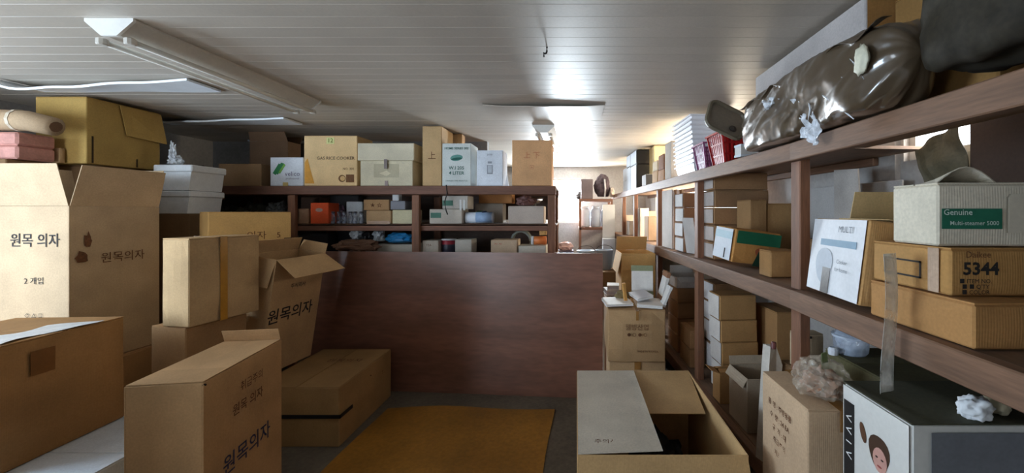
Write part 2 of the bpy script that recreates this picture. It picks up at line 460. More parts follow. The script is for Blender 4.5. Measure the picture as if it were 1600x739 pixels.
ZBT, ZBM, ZBL = 1.82, 1.46, 1.145
YR0, YR1 = 3.9, 4.5
br = empty('wooden_rack', (-2.0, YR0, 0), 'reddish brown wooden rack standing behind the big brown board', 'shelf')
def bp(mb, name, mat):
    o = mb.build(name, mat, br); o.location = -Vector(br.location); return o
for px in (262, 330, 460, 652, 862):
    x = (px - CX) * YR0 / F
    bp(MB().box(x - .035, x + .035, YR0 - .045, YR0 - .001, 0, ZBT - .085, .004), 'post', M_POST)
    bp(MB().box(x - .035, x + .035, YR1 - .05, YR1, 0, ZBT - .085, .004), 'post', M_POST)
for z in (ZBT, ZBM, ZBL, .55):
    xa, xb = -3.95, -.19
    ry = YR0 - .045 if z == ZBT else YR0
    bp(MB().box(xa, xb, ry, ry + .044, z - (.08 if z == ZBT else .065), z, .004), 'rail', M_RACKX)
    bp(MB().box(xa, xb, YR1, YR1 + .03, z - .07, z, .004), 'rail', M_RACKX)
    xs = [xa, -2.68, -1.51, xb]
    if z != .55:
        for a, b_ in zip(xs, xs[1:]): bp(MB().box(a + .004, b_ - .004, YR1 + .031, YR1 + .041, z - .33, z - .01), 'back_panel', wood((84, 66, 56), (8, 1, 1)))  # dark backing added for the shade behind the shelves
    for a, b_ in zip(xs, xs[1:]): bp(MB().box(a + .002, b_ - .002, YR0, YR1, z - .016, z - .001), 'shelf_board', M_SHELFB)

# big brown board leaning in front of the back rack
M_BOARD = None
def board_mat():
    m, nt, bs = new_mat('stained_plywood'); N, L = nt.nodes, nt.links
    c, fine, broad, mp = speckle(nt, (122, 82, 66), .24, 2.2, 14, stretch=(.6, 6, 3), rand=0)
    L.new(c, bs.inputs['Base Color']); bs.inputs['Roughness'].default_value = .30; bs.inputs['Specular IOR Level'].default_value = .6
    bump(nt, bs, fine, .12, .002)
    return m
M_BOARD = board_mat()
bd = MB().sheet(lambda u, v: Vector((-2.62 * (1 - u), .012 * math.sin(u * 4.1) + .008 * math.sin(v * 3 + u * 2), 1.22 * v)), 24, 12, .012).build('plywood_board', M_BOARD, smooth=False)
bd.location = (.225, 3.455, .002); bd.rotation_euler = (math.radians(-3.2), 0, math.radians(-4.2))
tag(bd, 'large dark brown plywood board standing upright before the back rack', 'board')

# ------------------------------------------------------------------ LEFT: piled cartons
b = carton('low white carton lying under the big brown carton at the left front', 205, Y=1.55, zb=0, h=.455, th=90, w=.70, d=1.0, col=COOLW, tape=False); b.root.location.x = -2.06
b.patch('R', .5, .72, .70, .05, M_INKB, 'blue_stripe'); b.patch('R', .5, .5, .70, .03, M_INKB, 'blue_stripe')
b = carton('big brown carton at the far left front with a square of brown tape', 0, Y=1.71, zb=.458, h=.545, th=93, pr=203, d=.55, col=(156, 116, 72), bulge=.012, flaps=True, tape=False)
b.root.location.x -= .03
carton('brown carton at the near end of the left pile, before the big brown carton', 0, Y=.72, zb=0, h=1.12, th=90, w=.64, d=.95, col=KRAFT, tape=False).root.location.x = -2.02  # out-of-view carton added to block window and door light
b.patch('R', .30, .80, .09, .11, plain((120, 78, 38), .3, .1, 12, kind='packing_tape'), 'tape_patch', off=.0135)
mt = plain((214, 214, 214), .5, .1, 10, kind='dust_sheet')
o = MB().sheet(lambda u, v: Vector((.01 + .40 * u * (1 - .25 * v), .012 + .16 * v + .02 * math.sin(u * 6), .007 + .003 * math.sin(u * 11 + v * 4))), 12, 5, .002).build('paper_sheet', mt, b.root)  # pale sheet stands in for the light on the carton top
o.location = (0.02, 0, b.h)
carton('brown base carton under the tall chair carton at left', 112, Y=2.36, zb=0, h=.655, th=90, w=.56, d=.56, col=KRAFT, tape=False)
b = carton('tall pale chair carton with raised top flaps and black Korean lettering', 108, Y=2.37, zb=.66, yt=322, th=90, pr=249, d=.56, col=(190, 164, 132),
           opened=[('R', 8, .26, .0), ('F', 14, .245, .01), ('L', 10, .245, .015), ('B', 12, .26, .0)])
# F = camera-side? local x = depth, local y = to the left: faces are R (aisle side, y=0) and L (camera side, x=0)
b.text('원목 의자', 'L', .65, .785, .085, weight=.008, sx=.86, off=.002)
b.text('2 개입', 'L', .64, .54, .045, weight=.0, off=.002)
b.text('◇ △ □', 'L', .64, .33, .03, weight=.0)
b.text('원목의자', 'R', .55, .66, .07, M_INKR, weight=.0)
MB().blob((0, 0, 0), (.018, .002, .05), .5, 3, 3, 2).build('stain', M_INKR, b.root, loc=(.09, -.004, .74))
MB().blob((0, 0, 0), (.028, .002, .035), .6, 3, 5, 2).build('stain', M_INKR, b.root, loc=(.06, -.004, .64))
# yellow carton on top of a hidden stack
carton('brown carton hidden behind the tall chair carton, base of the back stack', 148, Y=2.95, zb=0, h=.95, th=90, w=.55, d=.75, col=KRAFT, tape=False)
carton('brown carton on the back stack under the yellow carton', 150, Y=2.95, zb=.955, h=.955, th=90, w=.55, d=.75, col=DKR, tape=False)
b = carton('yellowish carton near the ceiling at left with a folded-down side flap', 135, Y=2.88, zb=1.915, yt=151, th=90, pr=250, d=.36, col=YEL, tape=False, bulge=.008)
mf = MB(); mf.prism([(.20, -.012, b.h - .01), (.50, -.014, b.h - .01), (.52, -.045, b.h - .25), (.24, -.02, b.h - .23)], (0, -.005, 0)); mf.build('flap', b.mat, b.root)
for xx in (.035, .33): b.patch('R', xx / b.w, .22, .012, .19, plain((60, 44, 26), .9, .1, 10, kind='slit'), 'slit')
carton('small tan carton wedged left of the yellowish carton near the ceiling', 93, Y=2.835, zb=1.915, yt=231, th=90, w=.03, d=.16, col=TAN, tape=False)
# pink foam blocks and a wrapped roll at the far left
M_PINK = plain((196, 140, 128), .7, .15, 14, kind='pink_foam')
PINKG = 'pink foam blocks at the far left'
for k in range(3):
    z = 1.855 + k * .0; 
for k, (z, h_) in enumerate(((1.915, .085), (2.002, .085))):
    o = MB().box(-.34, 0, 0, .2, 0, h_, .012).build('foam_block', M_PINK, loc=(W(26, 250, 2.62).x, 2.62, z))
    tag(o, 'pink foam block at the far left, %s of the two under the brown bundle' % ('lower' if k == 0 else 'upper'), 'foam block', PINKG)
carton('brown carton holding up the pink foam blocks at far left', 30, Y=2.60, zb=.9, h=1.012, th=90, w=.22, d=.55, col=DKR, tape=False, flaps=False).root.location.x = -3.62
carton('brown floor carton under the stack of pink foam blocks', 30, Y=2.60, zb=0, h=.897, th=90, w=.22, d=.55, col=DKR, tape=False, flaps=False).root.location.x = -3.62
r = empty('wrapped_roll', (W(40, 200, 2.66).x, 2.64, 2.172), 'tan paper-wrapped roll lying on pink foam at the far left', 'roll')
MB().tube([(-.42, .02, .005), (-.2, .02, .0), (.0, .03, -.005), (.155, .05, -.04)], [.072, .07, .066, .06], 12).build('wrapper', card((188, 160, 128)), r, smooth=True)
MB().tube([(.157, .05, -.04), (.16, .05, -.041)], .035, 12).build('roll_end', card((120, 88, 64)), r)
MB().tube([(-.06, .028, -.002), (-.04, .029, -.003)], .071, 12).build('binding', plain((206, 190, 168), .5, .1, 10, kind='tape_band'), r)
# white foam boxes behind the chair carton
M_FOAM = plain((224, 226, 228), .7, .05, 20, kind='polystyrene')
def foam_box(label, px, Y, zb, pl, d, h, w):
    x = (px - CX) * Y / F
    r = empty('foam_box', (x, Y, zb), label, 'box', 'white foam boxes')
    MB().prism([(-w + .02, 0, 0), (-.02, 0, 0), (0, 0, h * .72), (-w, 0, h * .72)], (0, d, 0)).build('body', M_FOAM, r)
    MB().box(-w - .012, .014, -.012, d + .012, h * .72, h, .008).build('lid', M_FOAM, r)
    return r
carton('dark carton stack foot under the white foam boxes', 296, Y=3.22, zb=0, h=1.56, th=90, w=.3, d=.28, col=DKR, tape=False, flaps=False)
foam_box('lower of two white foam boxes behind the tall chair carton', 296, 3.22, 1.563, 230, .3, .178, .28)
foam_box('upper of two white foam boxes, with a clear bag on its lid', 299, 3.22, 1.745, 230, .3, .20, .28)
o = MB().blob((0, 0, .03), (.05, .04, .04), .6, 3, 2, 3).blob((-.02, 0, .09), (.022, .02, .08), .6, 4, 4, 3).build('plastic_bag', clear((235, 240, 246), .7, .15, 30))
o.location = W(274, 258, 3.3); o.location.z = 1.957; tag(o, 'twisted clear plastic bag standing on the white foam box', 'bag')

# middle-left pile
carton('brown base carton under the taped tan carton in the left pile', 290, Y=2.38, zb=0, h=.90, th=80, w=.37, d=.25, col=KRAFT, tape=False)
b = carton('taped tan carton with a pale end resting on the left pile', 295, Y=2.36, zb=.905, yt=373, th=80, pr=405, d=.19, col=(190, 158, 116), bulge=.01, seam='y', tape=False)
mt = MB(); c = .19; mt.box(c - .022, c + .022, -.012, -.011, 0, b.h).box(c - .022, c + .022, -.012, b.d, b.h + .002, b.h + .003); mt.build('tape', plain((176, 124, 40), .25, .1, 12, kind='packing_tape'), b.root)
carton('brown carton hidden under the wide flat carton of the left pile', 330, Y=2.96, zb=0, h=1.08, th=80, w=.5, d=.2, col=DKR, tape=False, flaps=False)
b = carton('wide brown carton with a black hand slot behind the taped carton', 325, Y=2.95, zb=1.085, yt=331, th=52, pr=455, d=.28, col=(196, 158, 100), tape=False)
b.patch('R', .95, .55, .05, .022, plain((24, 22, 20), .9, .1, 10, kind='slit'), 'hand_slot')
b.text('의자', 'R', .55, .62, .07, M_INKR, 0); b.text('5', 'R', .83, .62, .06, M_INKR, 0)
# open chair carton leaning on the low carton
b = carton('low long carton with a black strap beside the yellow floor sheet', 530, yt=605, Y=2.74, zb=0, h=.40, th=90, pr=611, d=.58, col=(164, 128, 84), tape=False, bulge=.008)
low = b
ms = MB(); z = .21; e = .016
ms.box(-e, b.w * .18, -e, -e + .004, z - .012, z + .012).box(-e, -e + .004, -e, b.d + e, z - .012, z + .012); ms.build('strap', plain((26, 24, 26), .5, .1, 10, kind='black_strap'), b.root)
b.text('원목의자', 'T', .62, .40, .075, M_INKR, 0, rot=-R90); b.text('▲ ▲ ▼', 'R', .55, .62, .045, M_INKR, 0, rot=R90); b.text('주의', 'R', .78, .6, .05, M_INKR, 0, rot=R90)
b = carton('open chair carton leaning back, front flap folded down over black lettering', 405, Y=2.86, zb=.408, h=.84, th=84, w=.48, d=.24, col=(190, 156, 114), tilt=(9, 0),
           opened=[('F', 118, .20, -.02), ('L', 170, .20, .012), ('B', -15, .1, .01), ('R', 20, .08, .01)])
chair = b
b.text('원목의자', 'R', .42, .50, .115, weight=.012, off=.002)
b.text('주식회사', 'R', .48, .745, .04, weight=.0)
# front brown carton
b = carton('brown carton in the left foreground with smudged dark print on its side', 318, yt=598, Y=1.73, zb=0, h=.85, th=99, pr=440, d=.29, col=(178, 140, 98),
           opened=[('L', -90, .16, .01), ('F', -91, .142, .004), ('B', -91, .142, .004), ('R', -20, .07, .0)])
b.text('취급주의', 'R', .55, .86, .05, M_INKR, .0, off=.002); b.text('원목 의자', 'R', .50, .75, .06, M_INKR, .006, off=.002)
b.text('원목의자', 'R', .50, .48, .10, M_INKB, .008, off=.002)
MB().tube([(0, 0, 0), (.001, .001, .001)], .008, 8).build('staple_dot', M_INK, b.root, loc=(.005, .0, b.h - .012))
front = b
# ------------------------------------------------------------------ FOREGROUND RIGHT: open carton
b = carton('big open carton in the right foreground, one flap folded flat across it', 900, Y=1.60, zb=0, h=.62, th=0, w=.67, d=.85, col=(196, 160, 112),
           opened=[('L', -89, .335, .012), ('B', -97, .42, .03), ('F', 152, .30, .0), ('R', 176, .30, .01)])
b.root.location.x = .005
[c_ for c_ in b.root.children if c_.name.startswith('flap')][0].data.materials[0] = card((206, 196, 180))
b.text('주의사항', 'T', .2, .10, .035, M_INKR, 0)
o = MB().blob((0, 0, 0), (.17, .15, .09), .3, 2.4, 3, 4).build('crumpled_bag', clear((170, 180, 200), .6, .2, 16), smooth=True); o.location = (.42, 1.85, .09)
tag(o, 'crumpled plastic bag inside the big open carton', 'bag')
o = MB().blob((0, 0, 0), (.15, .11, .2), .3, 2.0, 8, 4).build('dark_bag', plain((44, 46, 56), .5, .2, 14, kind='dark_fabric')); o.location = (.44, 2.26, .17)
tag(o, 'dark cloth bundle at the back of the big open carton', 'bundle')

# ------------------------------------------------------------------ AISLE: bulging cartons with papers
carton('tan carton standing on the aisle floor under the bulging carton', 952, Y=3.24, zb=0, h=.40, th=0, pr=1040, d=.36, col=TAN, tape=True, seam='y')
b = carton('bulging tan carton with faint print and loose papers on its lid', 950, Y=3.2, zb=.405, yt=484, th=-2, pr=1040, d=.40, col=(186, 150, 108), bulge=.022, jit=.02, seam='y', tapew=.02)
b.text('웰빙산업', 'R', .5, .68, .05, M_INKR, 0, off=.031); b.text('● ○ ● ○', 'R', .5, .54, .035, M_INKR, 0, off=.033); b.text('MADE IN KOREA', 'R', .68, .22, .022, M_INKR, 0, off=.024)
bt = .405 + b.h
M_PAPER = plain((226, 222, 216), .7, .05, 20, kind='paper')
def slab(name, label, cat, loc, dims, rot, mat, group=None, pages=None):
    """a sheaf, book or card lying somewhere: covers with the pages between them"""
    r = empty(name, loc, label, cat, group, rot)
    w, d, t = dims
    MB().box(0, w, 0, d, 0, t * .18, .0008).build('cover', mat, r); MB().box(0, w, 0, d, t * .82, t, .0008).build('cover', mat, r)
    MB().box(.003, w - .003, .003, d - .003, t * .18, t * .82).build('pages', pages or M_PAPER, r)
    return r
slab('paper_stack', 'white paper sheaf at the left of the bulging carton lid', 'papers', (.24, 3.24, bt + .012), (.22, .26, .018), (.02, -.02, .1), M_PAPER, 'papers on the bulging carton')
slab('paper_stack', 'white paper sheaf in the middle of the bulging carton lid', 'papers', (.48, 3.23, bt + .012), (.2, .28, .025), (0, .03, -.2), M_PAPER, 'papers on the bulging carton')
slab('book', 'white-edged book lying slanted above the loose papers', 'book', (.50, 3.30, bt + .042), (.14, .2, .022), (.08, -.16, .25), plain((206, 206, 210), .5, .05, 9, kind='book_cover'))
slab('book', 'brown book standing tilted beside the green card above the bulging carton', 'book', (.70, 3.40, bt + .02), (.03, .17, .25), (0, .25, 0), card((150, 110, 84)))
slab('book', 'white thin book leaning at the right edge of the bulging carton lid', 'book', (.685, 3.24, bt + .015), (.022, .12, .17), (0, .38, 0), plain((222, 220, 218), .5, .05, 9, kind='book_cover'))
slab('card_sheet', 'grey green card leaning up behind the papers on the carton', 'card', (.48, 3.555, bt + .03), (.19, .012, .27), (-.12, 0, -.1), plain((138, 142, 110), .7, .1, 9, kind='green_card'))
o = MB().box(0, .028, 0, .02, 0, .17, .003).build('wooden_stick', wood((206, 152, 80), (1, 1, 8))); o.location = (.40, 3.36, bt + .01); o.rotation_euler = (0, -.12, .2)
tag(o, 'short yellow wooden stick standing among the papers', 'stick')
o = MB().blob((0, 0, 0), (.06, .045, .05), .3, 2.2, 5, 3).build('cloth_rag', plain((120, 104, 70), .9, .2, 14, kind='rag')); o.location = (.39, 3.49, bt + .05); tag(o, 'olive cloth rag between the stick and the green card', 'rag')
# larger box farther down the aisle
b = carton('large sunlit carton standing open in the aisle beyond the papers', 971, Y=3.98, zb=0, h=1.17, th=2, pr=1024, d=.42, col=(206, 164, 104),
           opened=[('F', 172, .16, .0), ('L', 168, .2, .0), ('B', -20, .15, .0)])
carton('brown carton on the aisle floor right of the board, behind the papers', 946, Y=3.72, zb=0, h=.80, th=0, w=.15, d=.24, col=KRAFT)
slab('book', 'white stack of booklets on the carton right of the board', 'booklets', (.28, 3.74, .808), (.12, .18, .05), (0, 0, .1), M_PAPER, pages=plain((190, 190, 196), .7, .1, 30, kind='paper'))
slab('book', 'upper white booklets right of the board edge', 'booklets', (.285, 3.76, .86), (.11, .16, .04), (0, 0, -.1), M_PAPER, pages=plain((190, 190, 196), .7, .1, 30, kind='paper'))

# ------------------------------------------------------------------ RIGHT RACK, near bay
b = carton('brown carton with hand-sized print standing before the rack post', 1262, Y=1.39, zb=0, h=.90, th=0, w=.255, d=.34, col=(182, 154, 124), bulge=.006, seam='y', tape=True)
for i, t_ in enumerate(('품  명 : 주방용품', '수  량 : 24 EA', '규  격 : 대', '취급주의', '제조원')): b.text(t_, 'L', .45, .90 - i * .05, .026, M_INKR, .01)
M_OLIVE = plain((64, 62, 44), .8, .25, 6, kind='olive_top')
M_PHOTO = plain((214, 212, 206), .5, .05, 8, kind='photo_print')
b = carton('dark olive-topped carton with photo print of two models, right foreground', 1425, Y=1.10, zb=0, h=1.0, th=0, w=.66, d=.275, col=(190, 182, 170), mat=M_PHOTO, tape=False, flaps=False)
gx = b
MB().box(-.004, .664, -.004, .279, 0, .004, .001).build('olive_lid', M_OLIVE, b.root, loc=(0, 0, b.h))
def ell(cx, cy, rx, ry, n=18, a=0.0, wob=0.0, seed=0):
    o = []
    for k in range(n):
        t = 2 * math.pi * k / n; q = 1 + wob * math.sin(3 * t + seed)
        x, y = rx * q * math.cos(t), ry * q * math.sin(t)
        o.append((cx + x * math.cos(a) - y * math.sin(a), cy + x * math.sin(a) + y * math.cos(a)))
    return o
P = lambda c, r=.6: plain(c, r, .08, 20, kind='photo_ink')
b.patch('L', .5, .5, .27, .99, M_PHOTO, 'photo_print', off=.006)
b.patch('L', .12, .80, .05, .30, P((34, 32, 32)), 'dark_panel', off=.0075)
for q_, t_ in ((.90, 'V'), (.86, 'V'), (.82, 'I'), (.78, 'V')): b.text(t_, 'L', .12, q_, .04, P((230, 230, 228)), 0, rot=-R90, off=.010)
b.patch('L', .60, .86, 0, 0, P((72, 50, 36)), 'printed_hair', pts=ell(0, 0, .042, .05, wob=.06), off=.0075)
b.patch('L', .62, .84, 0, 0, P((206, 156, 142)), 'printed_face', pts=ell(0, 0, .028, .036), off=.009)
for e_ in (-.011, .011): b.patch('L', .62, .846, 0, 0, P((60, 40, 34)), 'printed_eye', pts=ell(e_, 0, .005, .0025), off=.0105)
b.patch('L', .62, .822, 0, 0, P((170, 84, 80)), 'printed_mouth', pts=ell(0, 0, .009, .003), off=.0105)
b.patch('L', .36, .885, 0, 0, P((96, 64, 44)), 'printed_hand', pts=ell(0, 0, .012, .03, a=.3), off=.0085)
b.patch('L', .64, .65, 0, 0, P((36, 38, 54)), 'printed_jacket', pts=[(-.07, -.16), (.085, -.16), (.08, .08), (.04, .125), (-.01, .10), (-.05, .06), (-.085, .10), (-.10, .05)], off=.0085)
b.patch('L', .62, .70, 0, 0, P((190, 182, 174)), 'printed_shirt', pts=[(-.012, -.08), (.014, -.08), (.006, .05), (-.018, .05)], off=.0095)
b.patch('R', .30, .80, .30, .36, P((112, 114, 120)), 'photo_print', off=.005)
b.patch('R', .62, .80, .17, .36, P((204, 206, 210)), 'photo_print', off=.005)
b.patch('R', .62, .80, 0, 0, P((34, 30, 38)), 'printed_hair', pts=ell(-.01, .03, .05, .055, wob=.1), off=.0065)
b.patch('R', .62, .74, 0, 0, P((150, 46, 48)), 'printed_shirt', pts=[(-.08, -.04), (.03, -.04), (.02, .03), (-.05, .04)], off=.0065)
b = carton('dark olive carton behind the photo carton under the middle rail', 1392, Y=1.40, zb=0, h=.985, th=0, w=.47, d=.37, col=(88, 84, 58), mat=plain((92, 86, 58), .85, .25, 6, kind='olive_card'), tape=False)
# clear tub and bags
r = empty('plastic_tub', (1.14, 1.70, .988), 'clear plastic tub on the dark olive carton behind the bag', 'tub')
MB().lathe([(.055, 0), (.062, .01), (.066, .07), (.05, .095), (.02, .10)], 18).build('tub', clear((210, 222, 240), .55, .1, 12), r, smooth=True)
MB().lathe([(.068, .066), (.072, .068), (.072, .076), (.066, .078)], 18).build('rim', clear((220, 230, 245), .8, .1, 12), r, smooth=True)
MB().lathe([(.018, 0), (.02, .02), (.014, .03)], 10, (-.085, -.02, 0)).build('stopper', plain((220, 224, 230), .3, .04, 9, kind='white_plastic'), r)
r = empty('plastic_bag', (.90, 1.50, .904), 'knotted clear plastic bag of scraps on the printed brown carton', 'bag')
MB().blob((0, 0, .06), (.09, .095, .075), .3, 2.0, 6, 5).build('film', clear((214, 200, 180), .35, .1, 22), r, smooth=True)
MB().blob((0, 0, .045), (.065, .07, .05), .45, 3.2, 9, 3).build('contents', plain((150, 108, 84), .8, .35, 26, kind='scraps'), r)
MB().prism([(-.01, -.02, .10), (.015, -.02, .10), (.0, -.03, .165), (-.018, -.03, .16)], (0, .004, 0)).build('green_strip', plain((96, 104, 66), .5, .1, 9, kind='green_plastic'), r)
# right foreground scraps
o = MB().blob((0, 0, 0), (.04, .03, .035), .35, 2.4, 3, 4).build('white_rag', plain((226, 228, 230), .8, .05, 20, kind='rag'), smooth=True); o.location = (1.10, 1.13, 1.03); tag(o, 'crumpled white rag on the photo carton lid, right foreground', 'rag')
o = MB().blob((0, 0, 0), (.03, .03, .03), .2, 2.5, 8, 4).build('paper_ball', plain((188, 178, 150), .8, .1, 20, kind='paper'), smooth=True); o.location = (1.19, 1.16, 1.027); tag(o, 'beige crumpled paper ball right of the white rag', 'paper ball')

# middle shelf, near bay
zt = ZM + .003
b = carton('brown carton on the middle shelf under the carton marked 5344', 1522, X=.99, zb=zt, h=.115, th=0, w=.30, d=.36, col=(170, 124, 74), tape=False)
z2 = zt + b.h + .004
b = carton('brown carton marked 5344 under the white carton with a green band', 1485, X=1.0, zb=z2, h=.128, th=0, w=.235, d=.285, col=(176, 132, 78), tape=False)
b.text('5344', 'R', .33, .56, .046, weight=.03, sx=1.05); b.text('Daikee', 'R', .30, .86, .024, M_INKR, 0)
for i in range(3): b.text(('■ ITEM NO.', '■ ■ Q\'TY', '■ COLOR')[i], 'R', .27, .31 - i * .115, .016, M_INK, 0)
fr = MB(); fw, fh, t = .14, .05, .005
fr.box(-fw / 2, fw / 2, -fh / 2, -fh / 2 + t, 0, .001).box(-fw / 2, fw / 2, fh / 2 - t, fh / 2, 0, .001).box(-fw / 2, -fw / 2 + t, -fh / 2, fh / 2, 0, .001).box(fw / 2 - t, fw / 2, -fh / 2, fh / 2, 0, .001)
o = fr.build('printed_frame', M_INK, b.root); o.matrix_local = b.face('L', .45, .45, .006)
b.patch('L', .84, .5, .035, b.h * .95, card((188, 160, 136)), 'paper_strip', off=.006)
z3 = z2 + b.h + .004
b = carton('white carton with a green label band near the right edge', 1465, X=.985, zb=z3, h=.172, th=-3, w=.235, d=.17, col=(206, 196, 176), tape=False, bulge=.003)
b.patch('R', .36, .43, .155, .055, plain((34, 110, 84), .6, .08, 20, kind='green_ink'), 'green_band', off=.005)
M_INKW = plain((206, 226, 214), .7, .05, 20, kind='ink')
b.text('Genuine', 'R', .20, .53, .022, M_INKW, .01, off=.0075)
b.text('Multi-steamer 5000', 'R', .38, .36, .016, M_INKW, .005, off=.0075)
for k, s_ in enumerate((.055, .0475)):
    pts = [(-s_ / 2, -.05), (s_ / 2, -.05), (s_ / 2, .045), (s_ * .35, .055), (-s_ * .35, .055), (-s_ / 2, .045)]
    b.patch('R', .86, .5, 0, 0, plain((150, 140, 122) if k == 0 else (204, 194, 174), .8, .05, 20, kind='ink'), 'printed_jar', pts=pts, off=.004 + k * .001)
mf = MB().sheet(lambda u, v: Vector((.02 + .16 * u, .03 + .1 * v, .002 + .045 * math.sin(math.pi * u) * (1 - v))), 8, 3, .003); mf.build('loose_flap', b.mat, b.root, loc=(0, 0, b.h))
b = carton('white printed carton with a blue band leaning over the rack post', 1342, Y=1.42, zb=ZM + .022, h=.30, th=-4, w=.10, d=.36, col=(206, 204, 204), mat=card((202, 156, 100)), tilt=(0, 7), flaps=False, tape=False)
b.patch('L', .5, .5, b.d * .98, b.h * .98, plain((214, 214, 216), .6, .06, 12, kind='white_print'), 'white_face', off=.006)
b.patch('L', .55, .68, .24, .026, plain((120, 150, 170), .6, .06, 12, kind='ink'), 'blue_band', off=.008)
b.patch('L', .33, .38, 0, 0, plain((176, 182, 190), .6, .06, 12, kind='ink'), 'printed_pot', pts=ell(0, 0, .06, .07, wob=.06), off=.008)
b.patch('L', .40, .18, .055, .10, plain((70, 62, 58), .4, .3, 40, kind='sticker'), 'torn_sticker', off=.009)
M_GR = plain((128, 132, 138), .7, .1, 20, kind='ink')
for i, t_ in enumerate(('MULTI', 'Cooker', 'for home')):
    b.text(t_, 'L', .68, .86 if i == 0 else .55 - .10 * i, .034 if i == 0 else .022, M_GR, 0, off=.011)
b = carton('torn open carton lit by the window behind the leaning white carton', 1420, Y=1.46, zb=zt, h=.30, th=0, w=.30, d=.33, col=(214, 184, 132),
           opened=[('L', 75, .06, .02), ('F', 120, .09, .04), ('B', 4, .13, .03), ('R', 8, .11, .02)])
b.root.location.x = 1.19
o = MB().blob((0, 0, 0), (.09, .06, .06), .45, 2.4, 12, 4).build('crumpled_wrap', plain((96, 72, 48), .35, .3, 20, kind='brown_film'), smooth=True); o.location = (1.34, 1.58, ZM + .27); tag(o, 'brown crumpled wrapping sticking out of the torn open carton', 'wrapping')
# translucent tape strip hanging
o = MB().sheet(lambda u, v: Vector((.006 * math.sin(v * 5) - .02 * math.cos(u * math.pi), .075 * (u - .5) * (1 - .25 * v) + .008 * math.sin(v * 3), -.40 * v)), 6, 16, .001).build('tape_strip', clear((232, 230, 222), .62, .10, 14), smooth=True)
o.location = (.903, 1.18, 1.452); o.rotation_euler = (0, 0, -.5); tag(o, 'long strip of clear tape hanging down from the carton marked 5344', 'tape')
# dark panel and torn sheet at the near window
o = MB().box(0, .02, 0, 1.03, 0, 1.10, .003).build('backing_board', plain((58, 42, 32), .8, .2, 5, kind='dark_board')); o.location = (1.585, .62, ZM + .003); tag(o, 'dark brown panel closing the shelf back at the right edge', 'panel')
def crump(u, v):
    y = 1.655 + .215 * u; top = 1.937 - .077 * u - .008 * math.sin(u * 9); z = 1.60 + v * (top - 1.60)
    return Vector((1.585 + .018 * noise.noise(Vector((u * 4, v * 4, 1))) - .02 * v, y - .02 * math.sin(v * 5), z))
o = MB().sheet(crump, 18, 18, .003).build('torn_sheet', plain((74, 68, 50), .7, .25, 12, kind='dark_plastic')); tag(o, 'crumpled dark olive sheet half covering the small bright window', 'sheet')

# ------------------------------------------------------------------ RIGHT RACK, top shelf near: plastic bundle, long box
zt = ZT + .003
b = carton('long pale lilac carton lying on the top shelf against the ceiling', 1352, X=1.085, zb=zt, h=.50, th=0, w=.27, d=.94, col=(190, 182, 180), mat=card((186, 178, 174)), tape=False, flaps=False, bulge=.008)
b.patch('R', .5, .5, b.w * .98, b.h * .98, card((168, 124, 72)), 'brown_end', off=.008)
carton('brown carton on the top shelf above the near rail', 1560, X=1.14, zb=zt, h=.44, th=0, w=.24, d=.36, col=(140, 104, 58), tape=False)
def ridge(p, oct=3):
    a, t, f = 1.0, 0.0, 1.0
    for _ in range(oct):
        t += a * (1 - 2 * abs(noise.noise(p * f))); a *= .5; f *= 2.1
    return t
def bfn(s, ra, y0, y1, cx=.965, cz=2.02):
    def fn(u, v):
        a = 2 * math.pi * v; y = y0 + (y1 - y0) * u
        end = math.sqrt(max(0.0, 1 - (2 * u - 1) ** 8))
        c, d = math.cos(a), math.sin(a)
        k = 1 + .16 * noise.noise(Vector((y * 2.6, c * .9, d * .9 + 3))) + ra * ridge(Vector((y * 4.2 + d * 1.3, c * 1.1, d * 1.1)))
        q = (abs(c) ** 5 + abs(d) ** 5) ** (-1 / 5)
        x = cx + .090 * k * s * end * c * q; z = cz + .132 * k * s * end * d * q
        return Vector((min(x, 1.078), y, max(z, ZT + .006)))
    return fn
def film_mat():
    m, nt, bs = new_mat('wrinkled_film'); N, L = nt.nodes, nt.links
    bs.inputs['Roughness'].default_value = .3; bs.inputs['Coat Weight'].default_value = .7; bs.inputs['Coat Roughness'].default_value = .10; bs.inputs['Coat IOR'].default_value = 1.7
    tc = N.new('ShaderNodeTexCoord'); mp = N.new('ShaderNodeMapping'); mp.inputs['Scale'].default_value = (1, .7, 1); mp.inputs['Rotation'].default_value = (.6, .2, .3)
    n = N.new('ShaderNodeTexNoise'); n.noise_type = 'RIDGED_MULTIFRACTAL'; n.inputs['Scale'].default_value = 5.0; n.inputs['Detail'].default_value = 5; n.inputs['Distortion'].default_value = .6
    L.new(tc.outputs['Object'], mp.inputs[0]); L.new(mp.outputs[0], n.inputs[0])
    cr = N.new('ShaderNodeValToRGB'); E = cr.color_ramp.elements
    E[0].position = .30; E[0].color = (*lin((80, 66, 50)), 1); E[1].position = 1.0; E[1].color = (*lin((206, 206, 210)), 1)  # milky wrinkles, their highlights painted into this ramp
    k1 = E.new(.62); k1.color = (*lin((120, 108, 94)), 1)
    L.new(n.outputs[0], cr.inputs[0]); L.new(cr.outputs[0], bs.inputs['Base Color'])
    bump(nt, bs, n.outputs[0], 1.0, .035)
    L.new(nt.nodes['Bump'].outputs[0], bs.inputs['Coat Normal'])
    return m
M_FILM = film_mat()
r = empty('wrapped_bundle', (.955, 1.8, ZT), 'long bundle wrapped in shiny clear plastic overhanging the top shelf', 'bundle')
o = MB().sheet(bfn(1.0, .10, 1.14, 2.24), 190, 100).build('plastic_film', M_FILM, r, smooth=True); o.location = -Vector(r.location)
o = MB().sheet(bfn(.82, .05, 1.18, 2.20), 110, 50).build('contents', plain((78, 66, 50), .75, .5, 6, kind='grey_cloth'), r, smooth=True); o.location = -Vector(r.location)
